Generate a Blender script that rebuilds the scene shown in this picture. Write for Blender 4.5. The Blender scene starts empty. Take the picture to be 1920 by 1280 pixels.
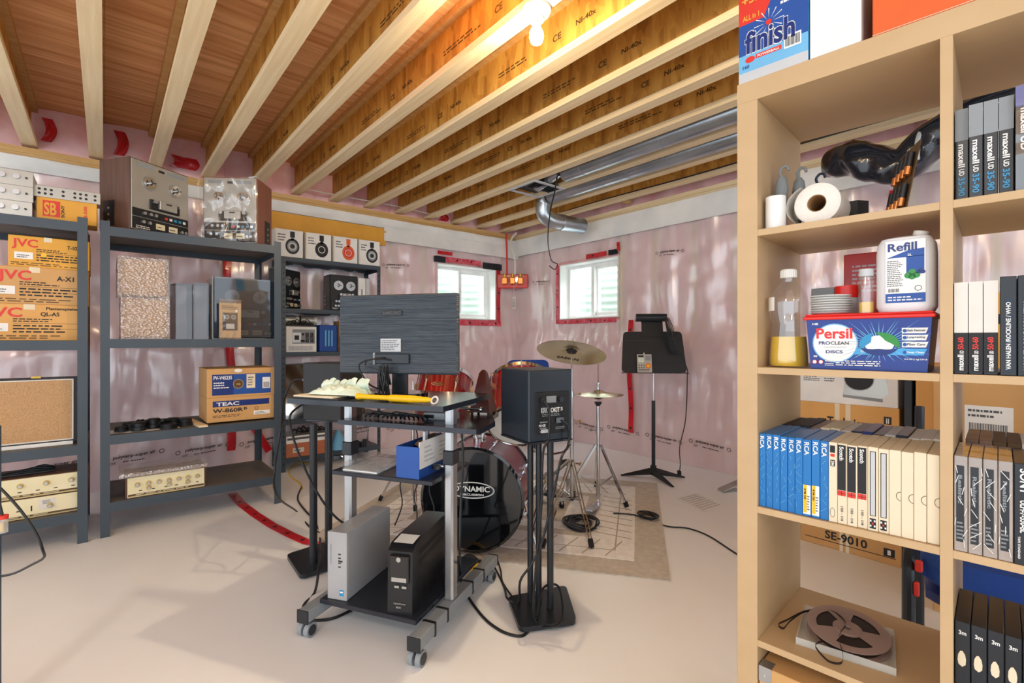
import bpy, bmesh, math, random
from mathutils import Vector, Matrix, noise, Quaternion
random.seed(7)
S = bpy.context.scene
COL = S.collection
PI = math.pi
# ---------------------------------------------------------------- camera
CAMZ, FPX = 1.16, 917.0
cam_d = bpy.data.cameras.new('camera'); cam = bpy.data.objects.new('camera', cam_d); COL.objects.link(cam)
cam.location = (0, 0, CAMZ); cam.rotation_euler = (PI/2, 0, math.radians(50.2))
cam_d.sensor_width = 36; cam_d.lens = 36*FPX/1920; cam_d.clip_start = 0.02
S.camera = cam
FX, FY = -math.sin(math.radians(50.2)), math.cos(math.radians(50.2))   # view direction
RX, RY = FY, -FX                                                        # to the right of it
# ---------------------------------------------------------------- light
S.view_settings.view_transform = 'Standard'; S.view_settings.look = 'None'
S.view_settings.exposure = 0.38; S.view_settings.gamma = 1; S.view_settings.use_curve_mapping = False
w = bpy.data.worlds.new('world'); S.world = w; w.use_nodes = True
bg = w.node_tree.nodes['Background']; bg.inputs[0].default_value = (0.84, 0.92, 1.0, 1); bg.inputs[1].default_value = 1.9
def lamp(name, loc, e, size, col, kind='POINT', rot=(0,0,0)):
    l = bpy.data.lights.new(name, kind); l.energy = e; l.color = col
    if kind == 'POINT': l.shadow_soft_size = size
    else: l.size = size
    o = bpy.data.objects.new(name, l); o.location = loc; o.rotation_euler = rot; COL.objects.link(o); return o
XWL = -5.74
BULB = (-1.53, 1.385, 2.475)
lamp('bulb_light', (BULB[0], BULB[1], BULB[2]), 75, .035, (1, .80, .52))
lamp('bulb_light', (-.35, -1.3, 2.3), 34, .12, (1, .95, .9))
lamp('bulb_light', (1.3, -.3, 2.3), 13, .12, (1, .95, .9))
lamp('sky_in_left_well', (XWL, 3.415, 2.3), 135, .8, (.88, .95, 1), 'AREA', (0, math.radians(-55), 0))
lamp('sky_in_right_well', (-3.695, 4.98, 2.3), 135, .8, (.88, .95, 1), 'AREA', (math.radians(-55), 0, 0))
# ---------------------------------------------------------------- helpers
def cw(r, d): return (RX*r + FX*d, RY*r + FY*d)             # right / forward of the camera -> x, y
def on_z(px, py, z):
    d = FPX*(CAMZ-z)/(py-640); x, y = cw((px-960)/FPX*d, d); return Vector((x, y, z))
def on_d(px, py, d):
    x, y = cw((px-960)/FPX*d, d); return Vector((x, y, CAMZ-(py-640)*d/FPX))
def on_x(px, py, X):
    t = (px-960)/FPX; return on_d(px, py, X/(FX+RX*t))
def on_y(px, py, Y):
    t = (px-960)/FPX; return on_d(px, py, Y/(FY+RY*t))
def lin(h):
    c = [int(h[i:i+2], 16)/255 for i in (0, 2, 4)]
    return tuple((v/12.92 if v <= .04045 else ((v+.055)/1.055)**2.4) for v in c) + (1,)
MAT = {}
def mat(n, h, rough=.5, metal=0, h2=None, scale=6, stretch=(1,1,1), bump=0, bscale=60, alpha=1, coat=0, emit=0, detail=4, contrast=.5, trans=0, ior=1.45, bstretch=None, coord='Object'):
    m = bpy.data.materials.new(n); m.use_nodes = True; MAT[n] = m
    t = m.node_tree; N = t.nodes; L = t.links; b = N['Principled BSDF']
    b.inputs['Roughness'].default_value = rough; b.inputs['Metallic'].default_value = metal
    b.inputs['Alpha'].default_value = alpha; b.inputs['Coat Weight'].default_value = coat
    b.inputs['Transmission Weight'].default_value = trans; b.inputs['IOR'].default_value = ior
    if emit: b.inputs['Emission Color'].default_value = lin(h); b.inputs['Emission Strength'].default_value = emit
    tc = N.new('ShaderNodeTexCoord')
    def tex(sc, st, det):
        mp = N.new('ShaderNodeMapping'); mp.inputs['Scale'].default_value = st; L.new(tc.outputs[coord], mp.inputs[0])
        nz = N.new('ShaderNodeTexNoise'); nz.inputs['Scale'].default_value = sc; nz.inputs['Detail'].default_value = det
        L.new(mp.outputs[0], nz.inputs['Vector']); return nz
    if h2 is None:
        c = lin(h); c2 = tuple(v*.86 for v in c[:3]) + (1,)
    else: c, c2 = lin(h), lin(h2)
    nz = tex(scale, stretch, detail); r = N.new('ShaderNodeValToRGB')
    r.color_ramp.elements[0].position = .5-contrast*.4; r.color_ramp.elements[1].position = .5+contrast*.4
    r.color_ramp.elements[0].color = c2; r.color_ramp.elements[1].color = c
    L.new(nz.outputs[0], r.inputs[0]); L.new(r.outputs[0], b.inputs['Base Color'])
    if bump:
        nb = tex(bscale, bstretch or stretch, 3); bp = N.new('ShaderNodeBump'); bp.inputs['Strength'].default_value = bump; bp.inputs['Distance'].default_value = .01
        L.new(nb.outputs[0], bp.inputs['Height']); L.new(bp.outputs[0], b.inputs['Normal'])
    return n
def film(n, h, clear=.6, rough=.12, bump=.5, bscale=12, stretch=(1,1,1), dif=.4, voronoi=False):
    m = bpy.data.materials.new(n); m.use_nodes = True; MAT[n] = m
    t = m.node_tree; N = t.nodes; L = t.links; N.remove(N['Principled BSDF']); out = N['Material Output']
    tr = N.new('ShaderNodeBsdfTransparent'); gl = N.new('ShaderNodeBsdfGlossy'); df = N.new('ShaderNodeBsdfDiffuse')
    gl.inputs['Roughness'].default_value = rough; df.inputs[0].default_value = lin(h); gl.inputs[0].default_value = (1,1,1,1)
    a = N.new('ShaderNodeMixShader'); a.inputs[0].default_value = dif; L.new(gl.outputs[0], a.inputs[1]); L.new(df.outputs[0], a.inputs[2])
    b = N.new('ShaderNodeMixShader'); b.inputs[0].default_value = clear; L.new(a.outputs[0], b.inputs[1]); L.new(tr.outputs[0], b.inputs[2])
    L.new(b.outputs[0], out.inputs[0])
    tc = N.new('ShaderNodeTexCoord'); mp = N.new('ShaderNodeMapping'); mp.inputs['Scale'].default_value = stretch; L.new(tc.outputs['Object'], mp.inputs[0])
    nz = N.new('ShaderNodeTexVoronoi' if voronoi else 'ShaderNodeTexNoise'); nz.inputs['Scale'].default_value = bscale; L.new(mp.outputs[0], nz.inputs['Vector'])
    bp = N.new('ShaderNodeBump'); bp.inputs['Strength'].default_value = bump; bp.inputs['Distance'].default_value = .05 if not voronoi else .01
    L.new(nz.outputs[0], bp.inputs['Height']); L.new(bp.outputs[0], gl.inputs['Normal']); L.new(bp.outputs[0], df.inputs['Normal'])
    return n
# wood, walls
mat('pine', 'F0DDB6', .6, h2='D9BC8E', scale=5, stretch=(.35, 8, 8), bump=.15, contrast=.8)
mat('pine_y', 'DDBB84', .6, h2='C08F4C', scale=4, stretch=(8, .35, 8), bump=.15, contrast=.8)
mat('stud', 'E6D2AA', .6, h2='CDB384', scale=5, stretch=(8, 8, .4))
def osb(n):
    m = bpy.data.materials.new(n); m.use_nodes = True; MAT[n] = m; t = m.node_tree; N = t.nodes; L = t.links; b = N['Principled BSDF']; b.inputs['Roughness'].default_value = .6
    tc = N.new('ShaderNodeTexCoord'); prev = None
    for k, (rot, sc) in enumerate(((.35, 16), (1.15, 20), (-.7, 26))):
        mp = N.new('ShaderNodeMapping'); mp.inputs['Rotation'].default_value = (0, rot, 0); mp.inputs['Scale'].default_value = (1, 1, .28); L.new(tc.outputs['Object'], mp.inputs[0])
        v = N.new('ShaderNodeTexVoronoi'); v.inputs['Scale'].default_value = sc; L.new(mp.outputs[0], v.inputs['Vector'])
        sp = N.new('ShaderNodeSeparateColor'); L.new(v.outputs['Color'], sp.inputs[0])
        if prev is None: prev = sp.outputs[0]
        else:
            a = N.new('ShaderNodeMath'); a.operation = 'ADD'; L.new(prev, a.inputs[0]); L.new(sp.outputs[k % 3], a.inputs[1]); prev = a.outputs[0]
    r = N.new('ShaderNodeValToRGB'); e = r.color_ramp.elements; e[0].position = .18; e[0].color = lin('AA752F'); e[1].position = .85; e[1].color = lin('DDAA52'); x = e.new(.5); x.color = lin('CB9340')
    d = N.new('ShaderNodeMath'); d.operation = 'DIVIDE'; d.inputs[1].default_value = 3; L.new(prev, d.inputs[0]); L.new(d.outputs[0], r.inputs[0]); L.new(r.outputs[0], b.inputs['Base Color'])
    bp = N.new('ShaderNodeBump'); bp.inputs['Strength'].default_value = .4; bp.inputs['Distance'].default_value = .004; L.new(d.outputs[0], bp.inputs['Height']); L.new(bp.outputs[0], b.inputs['Normal'])
osb('osb')
mat('vinylblack', '26303A', .38)
mat('plywood', 'FCCB96', .65, h2='C07A40', scale=3.5, stretch=(9, .4, 9), bump=.1, contrast=.75, detail=6)
mat('pink', 'F6D2D2', .95, h2='E6A8A8', scale=5, bump=.7, bscale=9, detail=7)
mat('whitewrap', 'F1EFEA', .5, h2='D8DAD8', scale=3, bump=.35, bscale=5)
mat('floor', 'EEF0F2', .3, h2='E2E2E0', scale=1.3, bump=.08, bscale=14, detail=8, contrast=.9)
film('vapour', 'FCFAFD', .54, .24, .6, 5, (1, 1, .22), .70)
film('bag', 'EDEBE8', .66, .1, .9, 9, (1, 1, .6), .35)
film('bubble', 'E8DDD6', .55, .15, 1, 75, dif=.55, voronoi=True)
film('smoky', '34404E', .5, .05, .05, 4, dif=.88)
film('clear', 'E8EEF0', .86, .04, .1, 8, dif=.2)
film('clearbag', 'EBD3B4', .86, .22, 1, 10, (1, 1, .3), .3)
film('windowglass', 'E9F2EC', .8, .05, 0, 1, dif=.6)
mat('redtape', 'D6202E', .3, h2='B5121F', scale=9, bump=.4, bscale=20, coat=.4)
mat('pinktape', 'E56A7C', .35, h2='C82A3C', scale=20, bump=.5, bscale=30, coat=.3, contrast=.4)
mat('blacktape', '18202C', .3, h2='0E1218', bump=.4)
mat('white', 'EDEDEA', .45); mat('offwhite', 'DDD9D0', .5); mat('vinyl', 'F4F5F3', .35)
mat('wellsteel', '84948A', .6, h2='76857B')
mat('ink', '1E1E22', .6); mat('inkgrey', '55585C', .6); mat('inkbrown', '5A4326', .6)
mat('red', 'D8352A', .45); mat('orange', 'E0622A', .5); mat('yellow', 'F2BE12', .35); mat('green', '2E8B3E', .4)
mat('blue', '1E4E9C', .45); mat('teal', '2C8FC0', .4); mat('lightblue', '6FB4DE', .45); mat('navy', '152F74', .35)
mat('racksteel', '3E4A55', .42, h2='37424C', scale=3); mat('rackdark', '39444F', .45, h2='333D48'); mat('shelfboard', '6A6660', .6, h2='5C5853')
mat('galv', 'C4CCD2', .28, .9, h2='9AA6B0', scale=3, bump=.05); mat('chrome', 'DADDE0', .12, 1); mat('alu', 'B9BBBD', .35, .85)
mat('zinc', 'AEB4B8', .3, .9); mat('brass', 'C8A24A', .3, .9)
mat('black', '17191C', .45); mat('blackgloss', '0C0E12', .08, coat=.6); mat('satin', '22262B', .3); mat('charcoal', '26272A', .6); mat('rubber', '111214', .8)
mat('darkblue', '16283C', .35); mat('desk', '262A33', .22, h2='20242C')
mat('silver', 'B9B8B2', .35, .6, h2='AAA9A3', scale=3); mat('cream', 'E6DDBB', .4, h2='DDD2A8'); mat('creamgold', 'CDB063', .4)
mat('walnut', '6B4A3A', .45, h2='4A3128', scale=8, stretch=(6, 6, .4), contrast=.9); mat('redwood', '8E5A48', .45, h2='7C4B3B', scale=6, stretch=(6, 6, .4))
mat('orangewood', 'BE7350', .5, h2='AE6544', scale=3); mat('maple', 'C4A67E', .45, h2='B89A70', scale=3, stretch=(2, 2, 4), contrast=.9)
mat('carton', 'DDAA66', .7, h2='D19C57', scale=3); mat('carton2', 'CFA269', .7, h2='C4955B', scale=3); mat('kraft', 'B9905F', .75); mat('gold', 'E2A53C', .55)
mat('paper', 'EFEEEA', .6); mat('label', 'E3E2DE', .55); mat('beige', 'E4D7BC', .6, h2='DBCCAD'); mat('tan', 'C9A277', .9, h2='B18B61', scale=160, bump=.6, bscale=160)
mat('grey', '8C9296', .5); mat('lightgrey', 'C3C6C8', .5); mat('handle', '7E8588', .5); mat('rcablue', '1877BE', .35, h2='1268AC')
mat('pcgrey', 'A9A9AA', .42, h2='9E9E9F'); mat('monitor', '4A545D', .35, h2='2E363E', scale=9, stretch=(.35, 1, 26), bump=.8, bscale=9, contrast=.5, coat=.2)
mat('ups', '1B1D21', .28); mat('drumred', '860634', .3, h2='5E0426', coat=.15); mat('tomred', '9E1414', .12, h2='6A0A12', coat=1)
mat('drumwhite', 'E6E2DC', .5); mat('cymbal', 'E0D6B8', .24, .85, h2='CBBE98', scale=2, bump=.05); mat('bluefabric', '1C4596', .8, bump=.2)
mat('rugtan', 'CCC4B8', .95, h2='B9B0A2', scale=30, bump=.6, bscale=140); mat('rugwhite', 'F2EFEB', .95, h2='E2DED7', scale=30, bump=.6, bscale=140); mat('ruggroove', 'B5AC9D', .95)
mat('clearplastic', 'EDEDE4', .1, alpha=.35); mat('oil', 'EBC21A', .1, alpha=.85, coat=.5); mat('jug', 'E4E4E6', .3); mat('oilbottle', 'D9D6C8', .08, alpha=.28, coat=.6)
mat('reelplastic', 'A98F84', .2, alpha=.7); mat('tape', '2A201C', .25); mat('persilred', 'E0281F', .3); mat('persilblue', '173E93', .25, h2='1B2F7C', scale=2); mat('papertowel', 'EFEAE0', .85, bump=.3, bscale=120)
mat('darkwood', '4E241E', .35, h2='3E1A16'); mat('bulb', 'FFE6B8', .3, emit=22); mat('porcelain', 'EDE9E2', .35); mat('batcopper', 'C88048', .3, .7); mat('bin', '1A1E28', .18, bump=.9, bscale=9, coat=.4)
mat('leaf', 'DCE6D6', .4, h2='BFD3C2', scale=20); mat('clearcase', 'B4A79C', .12, h2='8F857E', scale=8, bump=.6, bscale=25, coat=.7); mat('reelbox', '20242A', .3); mat('vinyltop', '8A6A55', .45, h2='6B5042', scale=14)
mat('skyblue', '3F9FD6', .4); mat('pinkfilm', 'E7C9C6', .4)
FONT = {}
def font_mesh(s):
    if s not in FONT:
        c = bpy.data.curves.new('t', 'FONT'); c.body = s; c.size = 1; c.resolution_u = 3; c.offset = .026
        o = bpy.data.objects.new('t', c); me = bpy.data.meshes.new_from_object(o)
        vs = [tuple(v.co) for v in me.vertices]; fs = [tuple(p.vertices) for p in me.polygons]
        bpy.data.objects.remove(o); bpy.data.curves.remove(c); bpy.data.meshes.remove(me)
        x0 = min(v[0] for v in vs); x1 = max(v[0] for v in vs); y0 = min(v[1] for v in vs); y1 = max(v[1] for v in vs)
        FONT[s] = ([(v[0]-x0, v[1]-y0) for v in vs], fs, x1-x0, y1-y0)
    return FONT[s]
class MB:
    def __init__(s): s.v = []; s.f = []; s.m = []; s.mats = []; s.M = Matrix.Identity(4)
    def mi(s, n):
        if n not in s.mats: s.mats.append(n)
        return s.mats.index(n)
    def add(s, vs, fs, m):
        b = len(s.v); k = s.mi(m); s.v += [tuple(s.M @ Vector(v)) for v in vs]
        s.f += [tuple(i+b for i in f) for f in fs]; s.m += [k]*len(fs)
        return s
    def box(s, x0, x1, y0, y1, z0, z1, m, b=0):
        if b <= 0:
            vs = [(x, y, z) for z in (z0, z1) for x, y in ((x0,y0),(x1,y0),(x1,y1),(x0,y1))]
            return s.add(vs, [(3,2,1,0),(4,5,6,7),(0,1,5,4),(1,2,6,5),(2,3,7,6),(3,0,4,7)], m)
        X, Y, Z = (x0, x1), (y0, y1), (z0, z1); vs = []; ix = {}
        for i in (0,1):
            for j in (0,1):
                for k in (0,1):
                    bx, by, bz = b*(1-2*i), b*(1-2*j), b*(1-2*k)
                    for a, p in enumerate(((X[i], Y[j]+by, Z[k]+bz), (X[i]+bx, Y[j], Z[k]+bz), (X[i]+bx, Y[j]+by, Z[k]))):
                        ix[i,j,k,a] = len(vs); vs.append(p)
        F = []; c = Vector(((x0+x1)/2, (y0+y1)/2, (z0+z1)/2))
        for i in (0,1):
            F.append([ix[i,j,k,0] for j,k in ((0,0),(1,0),(1,1),(0,1))])
            F.append([ix[j,i,k,1] for j,k in ((0,0),(1,0),(1,1),(0,1))])
            F.append([ix[j,k,i,2] for j,k in ((0,0),(1,0),(1,1),(0,1))])
            for j in (0,1):
                F.append([ix[i,j,0,0], ix[i,j,1,0], ix[i,j,1,1], ix[i,j,0,1]])
                F.append([ix[i,0,j,0], ix[i,1,j,0], ix[i,1,j,2], ix[i,0,j,2]])
                F.append([ix[0,i,j,1], ix[1,i,j,1], ix[1,i,j,2], ix[0,i,j,2]])
                for k in (0,1): F.append([ix[i,j,k,0], ix[i,j,k,1], ix[i,j,k,2]])
        out = []
        for f in F:
            p = [Vector(vs[q]) for q in f]; n = (p[1]-p[0]).cross(p[2]-p[0])
            out.append(tuple(f) if n.dot(sum(p, Vector())/len(p)-c) > 0 else tuple(reversed(f)))
        return s.add(vs, out, m)
    def frame(s, p0, p1):
        a = Vector(p1)-Vector(p0); q = a.to_track_quat('Z', 'Y').to_matrix()
        return q @ Vector((1,0,0)), q @ Vector((0,1,0))
    def cone(s, p0, p1, r0, r1, m, n=16, caps=True):
        u, v = s.frame(p0, p1); p0 = Vector(p0); p1 = Vector(p1); vs = []
        for p, r in ((p0, r0), (p1, r1)):
            for i in range(n):
                a = 2*PI*i/n; vs.append(p + u*(r*math.cos(a)) + v*(r*math.sin(a)))
        F = [(i, (i+1)%n, n+(i+1)%n, n+i) for i in range(n)]
        if caps: F += [tuple(reversed(range(n))), tuple(range(n, 2*n))]
        return s.add(vs, F, m)
    def cyl(s, p0, p1, r, m, n=16): return s.cone(p0, p1, r, r, m, n)
    def bar(s, p0, p1, w, h, m, up=(0,0,1)):
        p0 = Vector(p0); p1 = Vector(p1); a = (p1-p0).normalized(); u = a.cross(Vector(up)).normalized(); v = u.cross(a)
        vs = [p + u*(sx*w/2) + v*(sy*h/2) for p in (p0, p1) for sx, sy in ((-1,-1),(1,-1),(1,1),(-1,1))]
        return s.add(vs, [(3,2,1,0),(4,5,6,7),(0,1,5,4),(1,2,6,5),(2,3,7,6),(3,0,4,7)], m)
    def tube(s, pts, r, m, n=7, res=5, smooth=True):
        P = [Vector(p) for p in pts]
        if smooth and len(P) > 2:
            Q = []
            for i in range(len(P)-1):
                a, b, c, d = P[max(i-1,0)], P[i], P[i+1], P[min(i+2,len(P)-1)]
                for k in range(res):
                    t = k/res; Q.append(.5*((2*b)+(c-a)*t+(2*a-5*b+4*c-d)*t*t+(3*b-a-3*c+d)*t**3))
            Q.append(P[-1]); P = Q
        vs = []; u = None
        for i, p in enumerate(P):
            t = (P[min(i+1,len(P)-1)]-P[max(i-1,0)])
            t = t.normalized() if t.length > 1e-9 else Vector((0,0,1))
            if u is None: u = t.orthogonal().normalized()
            u = (u - t*u.dot(t)); u = u.normalized() if u.length > 1e-6 else t.orthogonal().normalized()
            v = t.cross(u)
            for k in range(n):
                a = 2*PI*k/n; vs.append(p + u*(r*math.cos(a)) + v*(r*math.sin(a)))
        L = len(P); F = [(i*n+k, i*n+(k+1)%n, (i+1)*n+(k+1)%n, (i+1)*n+k) for i in range(L-1) for k in range(n)]
        F += [tuple(reversed(range(n))), tuple(range((L-1)*n, L*n))]
        return s.add(vs, F, m)
    def lathe(s, prof, m, n=32, c=(0,0,0)):
        vs = [(c[0]+r*math.cos(2*PI*i/n), c[1]+r*math.sin(2*PI*i/n), c[2]+z) for r, z in prof for i in range(n)]
        return s.add(vs, [(j*n+i, j*n+(i+1)%n, (j+1)*n+(i+1)%n, (j+1)*n+i) for j in range(len(prof)-1) for i in range(n)], m)
    def prism(s, poly, z0, z1, m):
        n = len(poly); vs = [(x, y, z) for z in (z0, z1) for x, y in poly]
        return s.add(vs, [tuple(reversed(range(n))), tuple(range(n, 2*n))]+[(i, (i+1)%n, n+(i+1)%n, n+i) for i in range(n)], m)
    def xprism(s, poly, x0, x1, m):       # poly in y, z
        n = len(poly); vs = [(x, y, z) for x in (x0, x1) for y, z in poly]
        return s.add(vs, [tuple(reversed(range(n))), tuple(range(n, 2*n))]+[(i, (i+1)%n, n+(i+1)%n, n+i) for i in range(n)], m)
    def yprism(s, poly, y0, y1, m):       # poly in x, z
        n = len(poly); vs = [(x, y, z) for y in (y0, y1) for x, z in poly]
        return s.add(vs, [tuple(range(n)), tuple(reversed(range(n, 2*n)))]+[(i, n+i, n+(i+1)%n, (i+1)%n) for i in range(n)], m)
    def grid(s, fn, nu, nv, m, skip=None):
        vs = [fn(i/nu, j/nv) for j in range(nv+1) for i in range(nu+1)]
        return s.add(vs, [(j*(nu+1)+i, j*(nu+1)+i+1, (j+1)*(nu+1)+i+1, (j+1)*(nu+1)+i) for j in range(nv) for i in range(nu) if not (skip and skip((i+.5)/nu, (j+.5)/nv))], m)
    # flat print on the front (-y) face at depth y: x, z are the lower left corner
    def q(s, x, z, w, h, m, y=0, e=.0006):
        return s.add([(x, y-e, z), (x+w, y-e, z), (x+w, y-e, z+h), (x, y-e, z+h)], [(0,1,2,3)], m)
    def disc(s, x, z, r, m, y=0, e=.0006, n=24, rz=None):
        rz = rz or r
        return s.add([(x+r*math.cos(2*PI*i/n), y-e, z+rz*math.sin(2*PI*i/n)) for i in range(n)], [tuple(range(n))], m)
    def ring(s, x, z, r, w, m, y=0, e=.0006, n=28, rz=None):
        rz = rz or r; vs = []
        for k in (0, 1):
            vs += [(x+(r-w*k)*math.cos(2*PI*i/n), y-e, z+(rz-w*k)*math.sin(2*PI*i/n)) for i in range(n)]
        return s.add(vs, [(i, (i+1)%n, n+(i+1)%n, n+i) for i in range(n)], m)
    def text(s, t, x, z, w, h, m, y=0, e=.001, rot=0):
        V, F, W, H = font_mesh(t); c, d = math.cos(rot), math.sin(rot)
        vs = [(x+c*a*w/W-d*b*h/H, y-e, z+d*a*w/W+c*b*h/H) for a, b in V]
        return s.add(vs, F, m)
    def fine(s, x, z, w, h, rows, m='ink', y=0, e=.0009, rot=False):   # lines of print too small to read
        rh = h/rows
        for i in range(rows):
            a = 0
            lim = w*(.65+.35*random.random())
            while a < lim:
                l = min(random.uniform(.02, .09)*w*2, lim-a)
                s.q(x+a, z+h-rh*(i+.75), l, rh*.45, m, y, e); a += l+w*.03
        return s
    def side(s):                          # turn so that following prints land on the left side (-x) face
        return s
    def build(s, name, parent=None, loc=(0,0,0), rz=0, label=None, cat=None, group=None, kind=None, sharp=35):
        me = bpy.data.meshes.new(name); me.from_pydata(s.v, [], s.f)
        for n in s.mats: me.materials.append(MAT[n])
        me.polygons.foreach_set('material_index', s.m)
        me.polygons.foreach_set('use_smooth', [True]*len(s.f)); me.update()
        me.set_sharp_from_angle(angle=math.radians(sharp))
        o = bpy.data.objects.new(name, me); COL.objects.link(o)
        o.location = loc; o.rotation_euler = (0, 0, rz)
        if parent: o.parent = parent
        tag(o, label, cat, group, kind); return o
def tag(o, label=None, cat=None, group=None, kind=None):
    if label: o['label'] = label
    if cat: o['category'] = cat
    if group: o['group'] = group
    if kind: o['kind'] = kind
    return o
def thing(name, label, cat, loc=(0,0,0), rz=0, group=None, rot=None):
    o = bpy.data.objects.new(name, None); COL.objects.link(o); o.location = loc
    o.empty_display_size = .05
    if rot is not None: o.rotation_mode = 'QUATERNION'; o.rotation_quaternion = rot
    else: o.rotation_euler = (0, 0, rz)
    return tag(o, label, cat, group)
def dup(root, label, loc=None, rz=None):
    c = root.copy(); COL.objects.link(c); c['label'] = label
    if loc is not None: c.location = loc
    if rz is not None: c.rotation_euler = (0, 0, rz)
    for ch in list(root.children):
        d = ch.copy(); COL.objects.link(d); d.parent = c
        for g in list(ch.children):
            e = g.copy(); COL.objects.link(e); e.parent = d
    return c
def nz(*a): return noise.noise(Vector(a))
ORD = ['first','second','third','fourth','fifth','sixth','seventh','eighth','ninth','tenth','eleventh','twelfth','thirteenth','fourteenth','fifteenth','sixteenth','seventeenth','eighteenth','nineteenth']
# ================================================================ structure
XW, YW, ZJ, ZS = -5.0, 4.24, 2.57, 2.87
XE, YE = 2.6, -2.6
MB().box(XW-.3, XE, YE, YW+.3, -.1, 0, 'floor').build('floor', kind='structure')
m = MB()
for k in range(-3, 4):
    m.box(XW-.3, XE, k*1.22+.001, k*1.22+1.219, ZS, ZS+.02, 'plywood')
m.box(XW-.3, XE, YE, YW+.3, ZS+.02, ZS+.03, 'plywood')
m.build('ceiling', kind='structure')
WIN = {'left': (2.98, 3.85, 1.43, 2.08), 'back': (-4.13, -3.26, 1.42, 2.07)}
def surf_n(u, z, sd):                       # how far the insulation and its film stand into the room
    ph = (u % .405)/.405
    bat = .055*max(0, math.sin(PI*ph))**.6-.012
    if z < 1.3:
        k = min(1, (1.3-z)/.2); low = .075+.02*nz(u*1.1, z*1.4, sd)
        if z < .25: low *= .35+.65*max(z, 0)/.25
        return bat*(1-k)+low*k
    return bat
def film_n(u, z, sd):
    base = max(surf_n(u, z, sd), .03) + .012
    wr = .030*abs(nz(u*7, z*.9, sd+3))+.024*abs(nz(u*3.3+z*2.1, z*3.6-u*2, sd+9))
    pk = max(0, min(1, (1.30-z)*6))*max(.25, min(1, z-.1))
    pleat = .020*pk*abs(math.sin(u*11+3*nz(u*.9, z*.5, 5)))*(.4+abs(nz(u*2, 0, sd)))
    return base+wr+pleat
def wall(side):
    u0, u1 = (-2.6, YW) if side == 'left' else (XW, 2.6)
    P = (lambda u, z, n: (XW+n, u, z)) if side == 'left' else (lambda u, z, n: (u, YW-n, z))
    w0, w1, z0, z1 = WIN[side]; sd = 1 if side == 'left' else 7
    inw = lambda u, z, e=0: w0-e < u < w1+e and z0-e < z < z1+e
    m = MB()
    us = sorted(set([u0, u1, w0, w1])); 
    for a, b, c, d in ((u0, w0, 0, ZS), (w1, u1, 0, ZS), (w0, w1, 0, z0), (w0, w1, z1, ZS)):
        nu, nv = max(2, int((b-a)/.05)), max(2, int((d-c)/.05))
        fn = lambda s, t, a=a, b=b, c=c, d=d: P(a+(b-a)*s, c+(d-c)*t, surf_n(a+(b-a)*s, c+(d-c)*t, sd))
        m.grid(fn, nu, nv, 'pink')
    bx = (lambda a, b, n0, n1, c, d, t: m.box(XW+n0, XW+n1, a, b, c, d, t)) if side == 'left' else (lambda a, b, n0, n1, c, d, t: m.box(a, b, YW-n1, YW-n0, c, d, t))
    for a, b, c, d in ((u0, w0, 0, ZS), (w1, u1, 0, ZS), (w0, w1, 0, z0), (w0, w1, z1, ZS)):
        bx(a, b, -.3, -.03, c, d, 'white')
    o = m.build('wall_'+side, kind='structure')
    # studs
    k = math.ceil(u0/.405)
    while k*.405 < u1-.05:
        u = k*.405; k += 1
        if w0-.04 < u < w1+.04: continue
        m = MB(); bx(u-.02, u+.02, -.02, .012, 1.26, 2.5, 'stud'); m.build('wall_stud', o)
    for u in (w0-.025, w1+.025):
        m = MB(); bx(u-.02, u+.02, -.02, .03, 1.26, 2.5, 'stud'); m.build('wall_stud', o)
    # vapour film
    m = MB()
    e = .03
    for a, b, c, d in ((u0, w0-e, .0, 2.42), (w1+e, u1, .0, 2.42), (w0-e, w1+e, .0, z0-e), (w0-e, w1+e, z1+e, 2.42)):
        nu, nv = max(2, int((b-a)/.025)), max(2, int((d-c)/.04))
        fn = lambda s, t, a=a, b=b, c=c, d=d: P(a+(b-a)*s, c+(d-c)*t, film_n(a+(b-a)*s, c+(d-c)*t, sd) if c+(d-c)*t > .03 else .05)
        m.grid(fn, nu, nv, 'vapour')
    f = tag(m.build('vapour_barrier', sharp=80), 'clear wrinkled plastic vapour sheet over the pink insulation of the '+('wall behind the shelving racks' if side == 'left' else 'wall behind the drum kit'), 'vapour barrier')
    f['kind'] = 'structure'; f.name = 'trim_film_'+side
    # printed rows
    m = MB()
    def pr(u, z, s=1):
        g = math.radians(-4 if side == 'back' else 4)
        V = []
        o0 = len(m.v)
        m.text('polyterp-super air', 0, 0, .27*s, .034*s, 'ink'); m.text('www.', .06*s, -.03*s, .04*s, .012*s, 'ink'); m.fine(.11*s, -.032*s, .12*s, .018*s, 1)
        m.text('OT', -.02*s, -.035*s, .04*s, .02*s, 'ink')
        m.ring(-.05*s, .01*s, .018*s, .005*s, 'ink'); m.ring(.31*s, .012*s, .018*s, .005*s, 'ink')
        for i in range(o0, len(m.v)):
            x, y, q = m.v[i]
            a = u+x; b = z+q+math.tan(g)*x
            n = max(film_n(a+dx, b, sd) for dx in (-.02, 0, .02))+.006
            m.v[i] = P(a, b, n)
    u = u0+.3
    while u < u1-.35:
        pr(u, .23+.01*math.sin(u*7)); u += .47
    for u, z in (((3.96, 1.93), (2.35, 1.98), (.1, 1.95)) if side == 'left' else ((-4.55, 1.9), (-2.75, 2.02), (-1.5, 2.0), (-.3, 2.0))):
        if u+.2 < u1: pr(u, z, .8)
    m.build('printed_lettering', f)
    # top plates, white wrapped band
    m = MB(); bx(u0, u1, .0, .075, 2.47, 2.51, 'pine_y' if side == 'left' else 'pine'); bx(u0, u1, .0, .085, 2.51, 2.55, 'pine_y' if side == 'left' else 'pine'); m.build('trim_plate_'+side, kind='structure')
    m = MB(); zb_ = 2.38 if side == 'left' else 2.27
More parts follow.
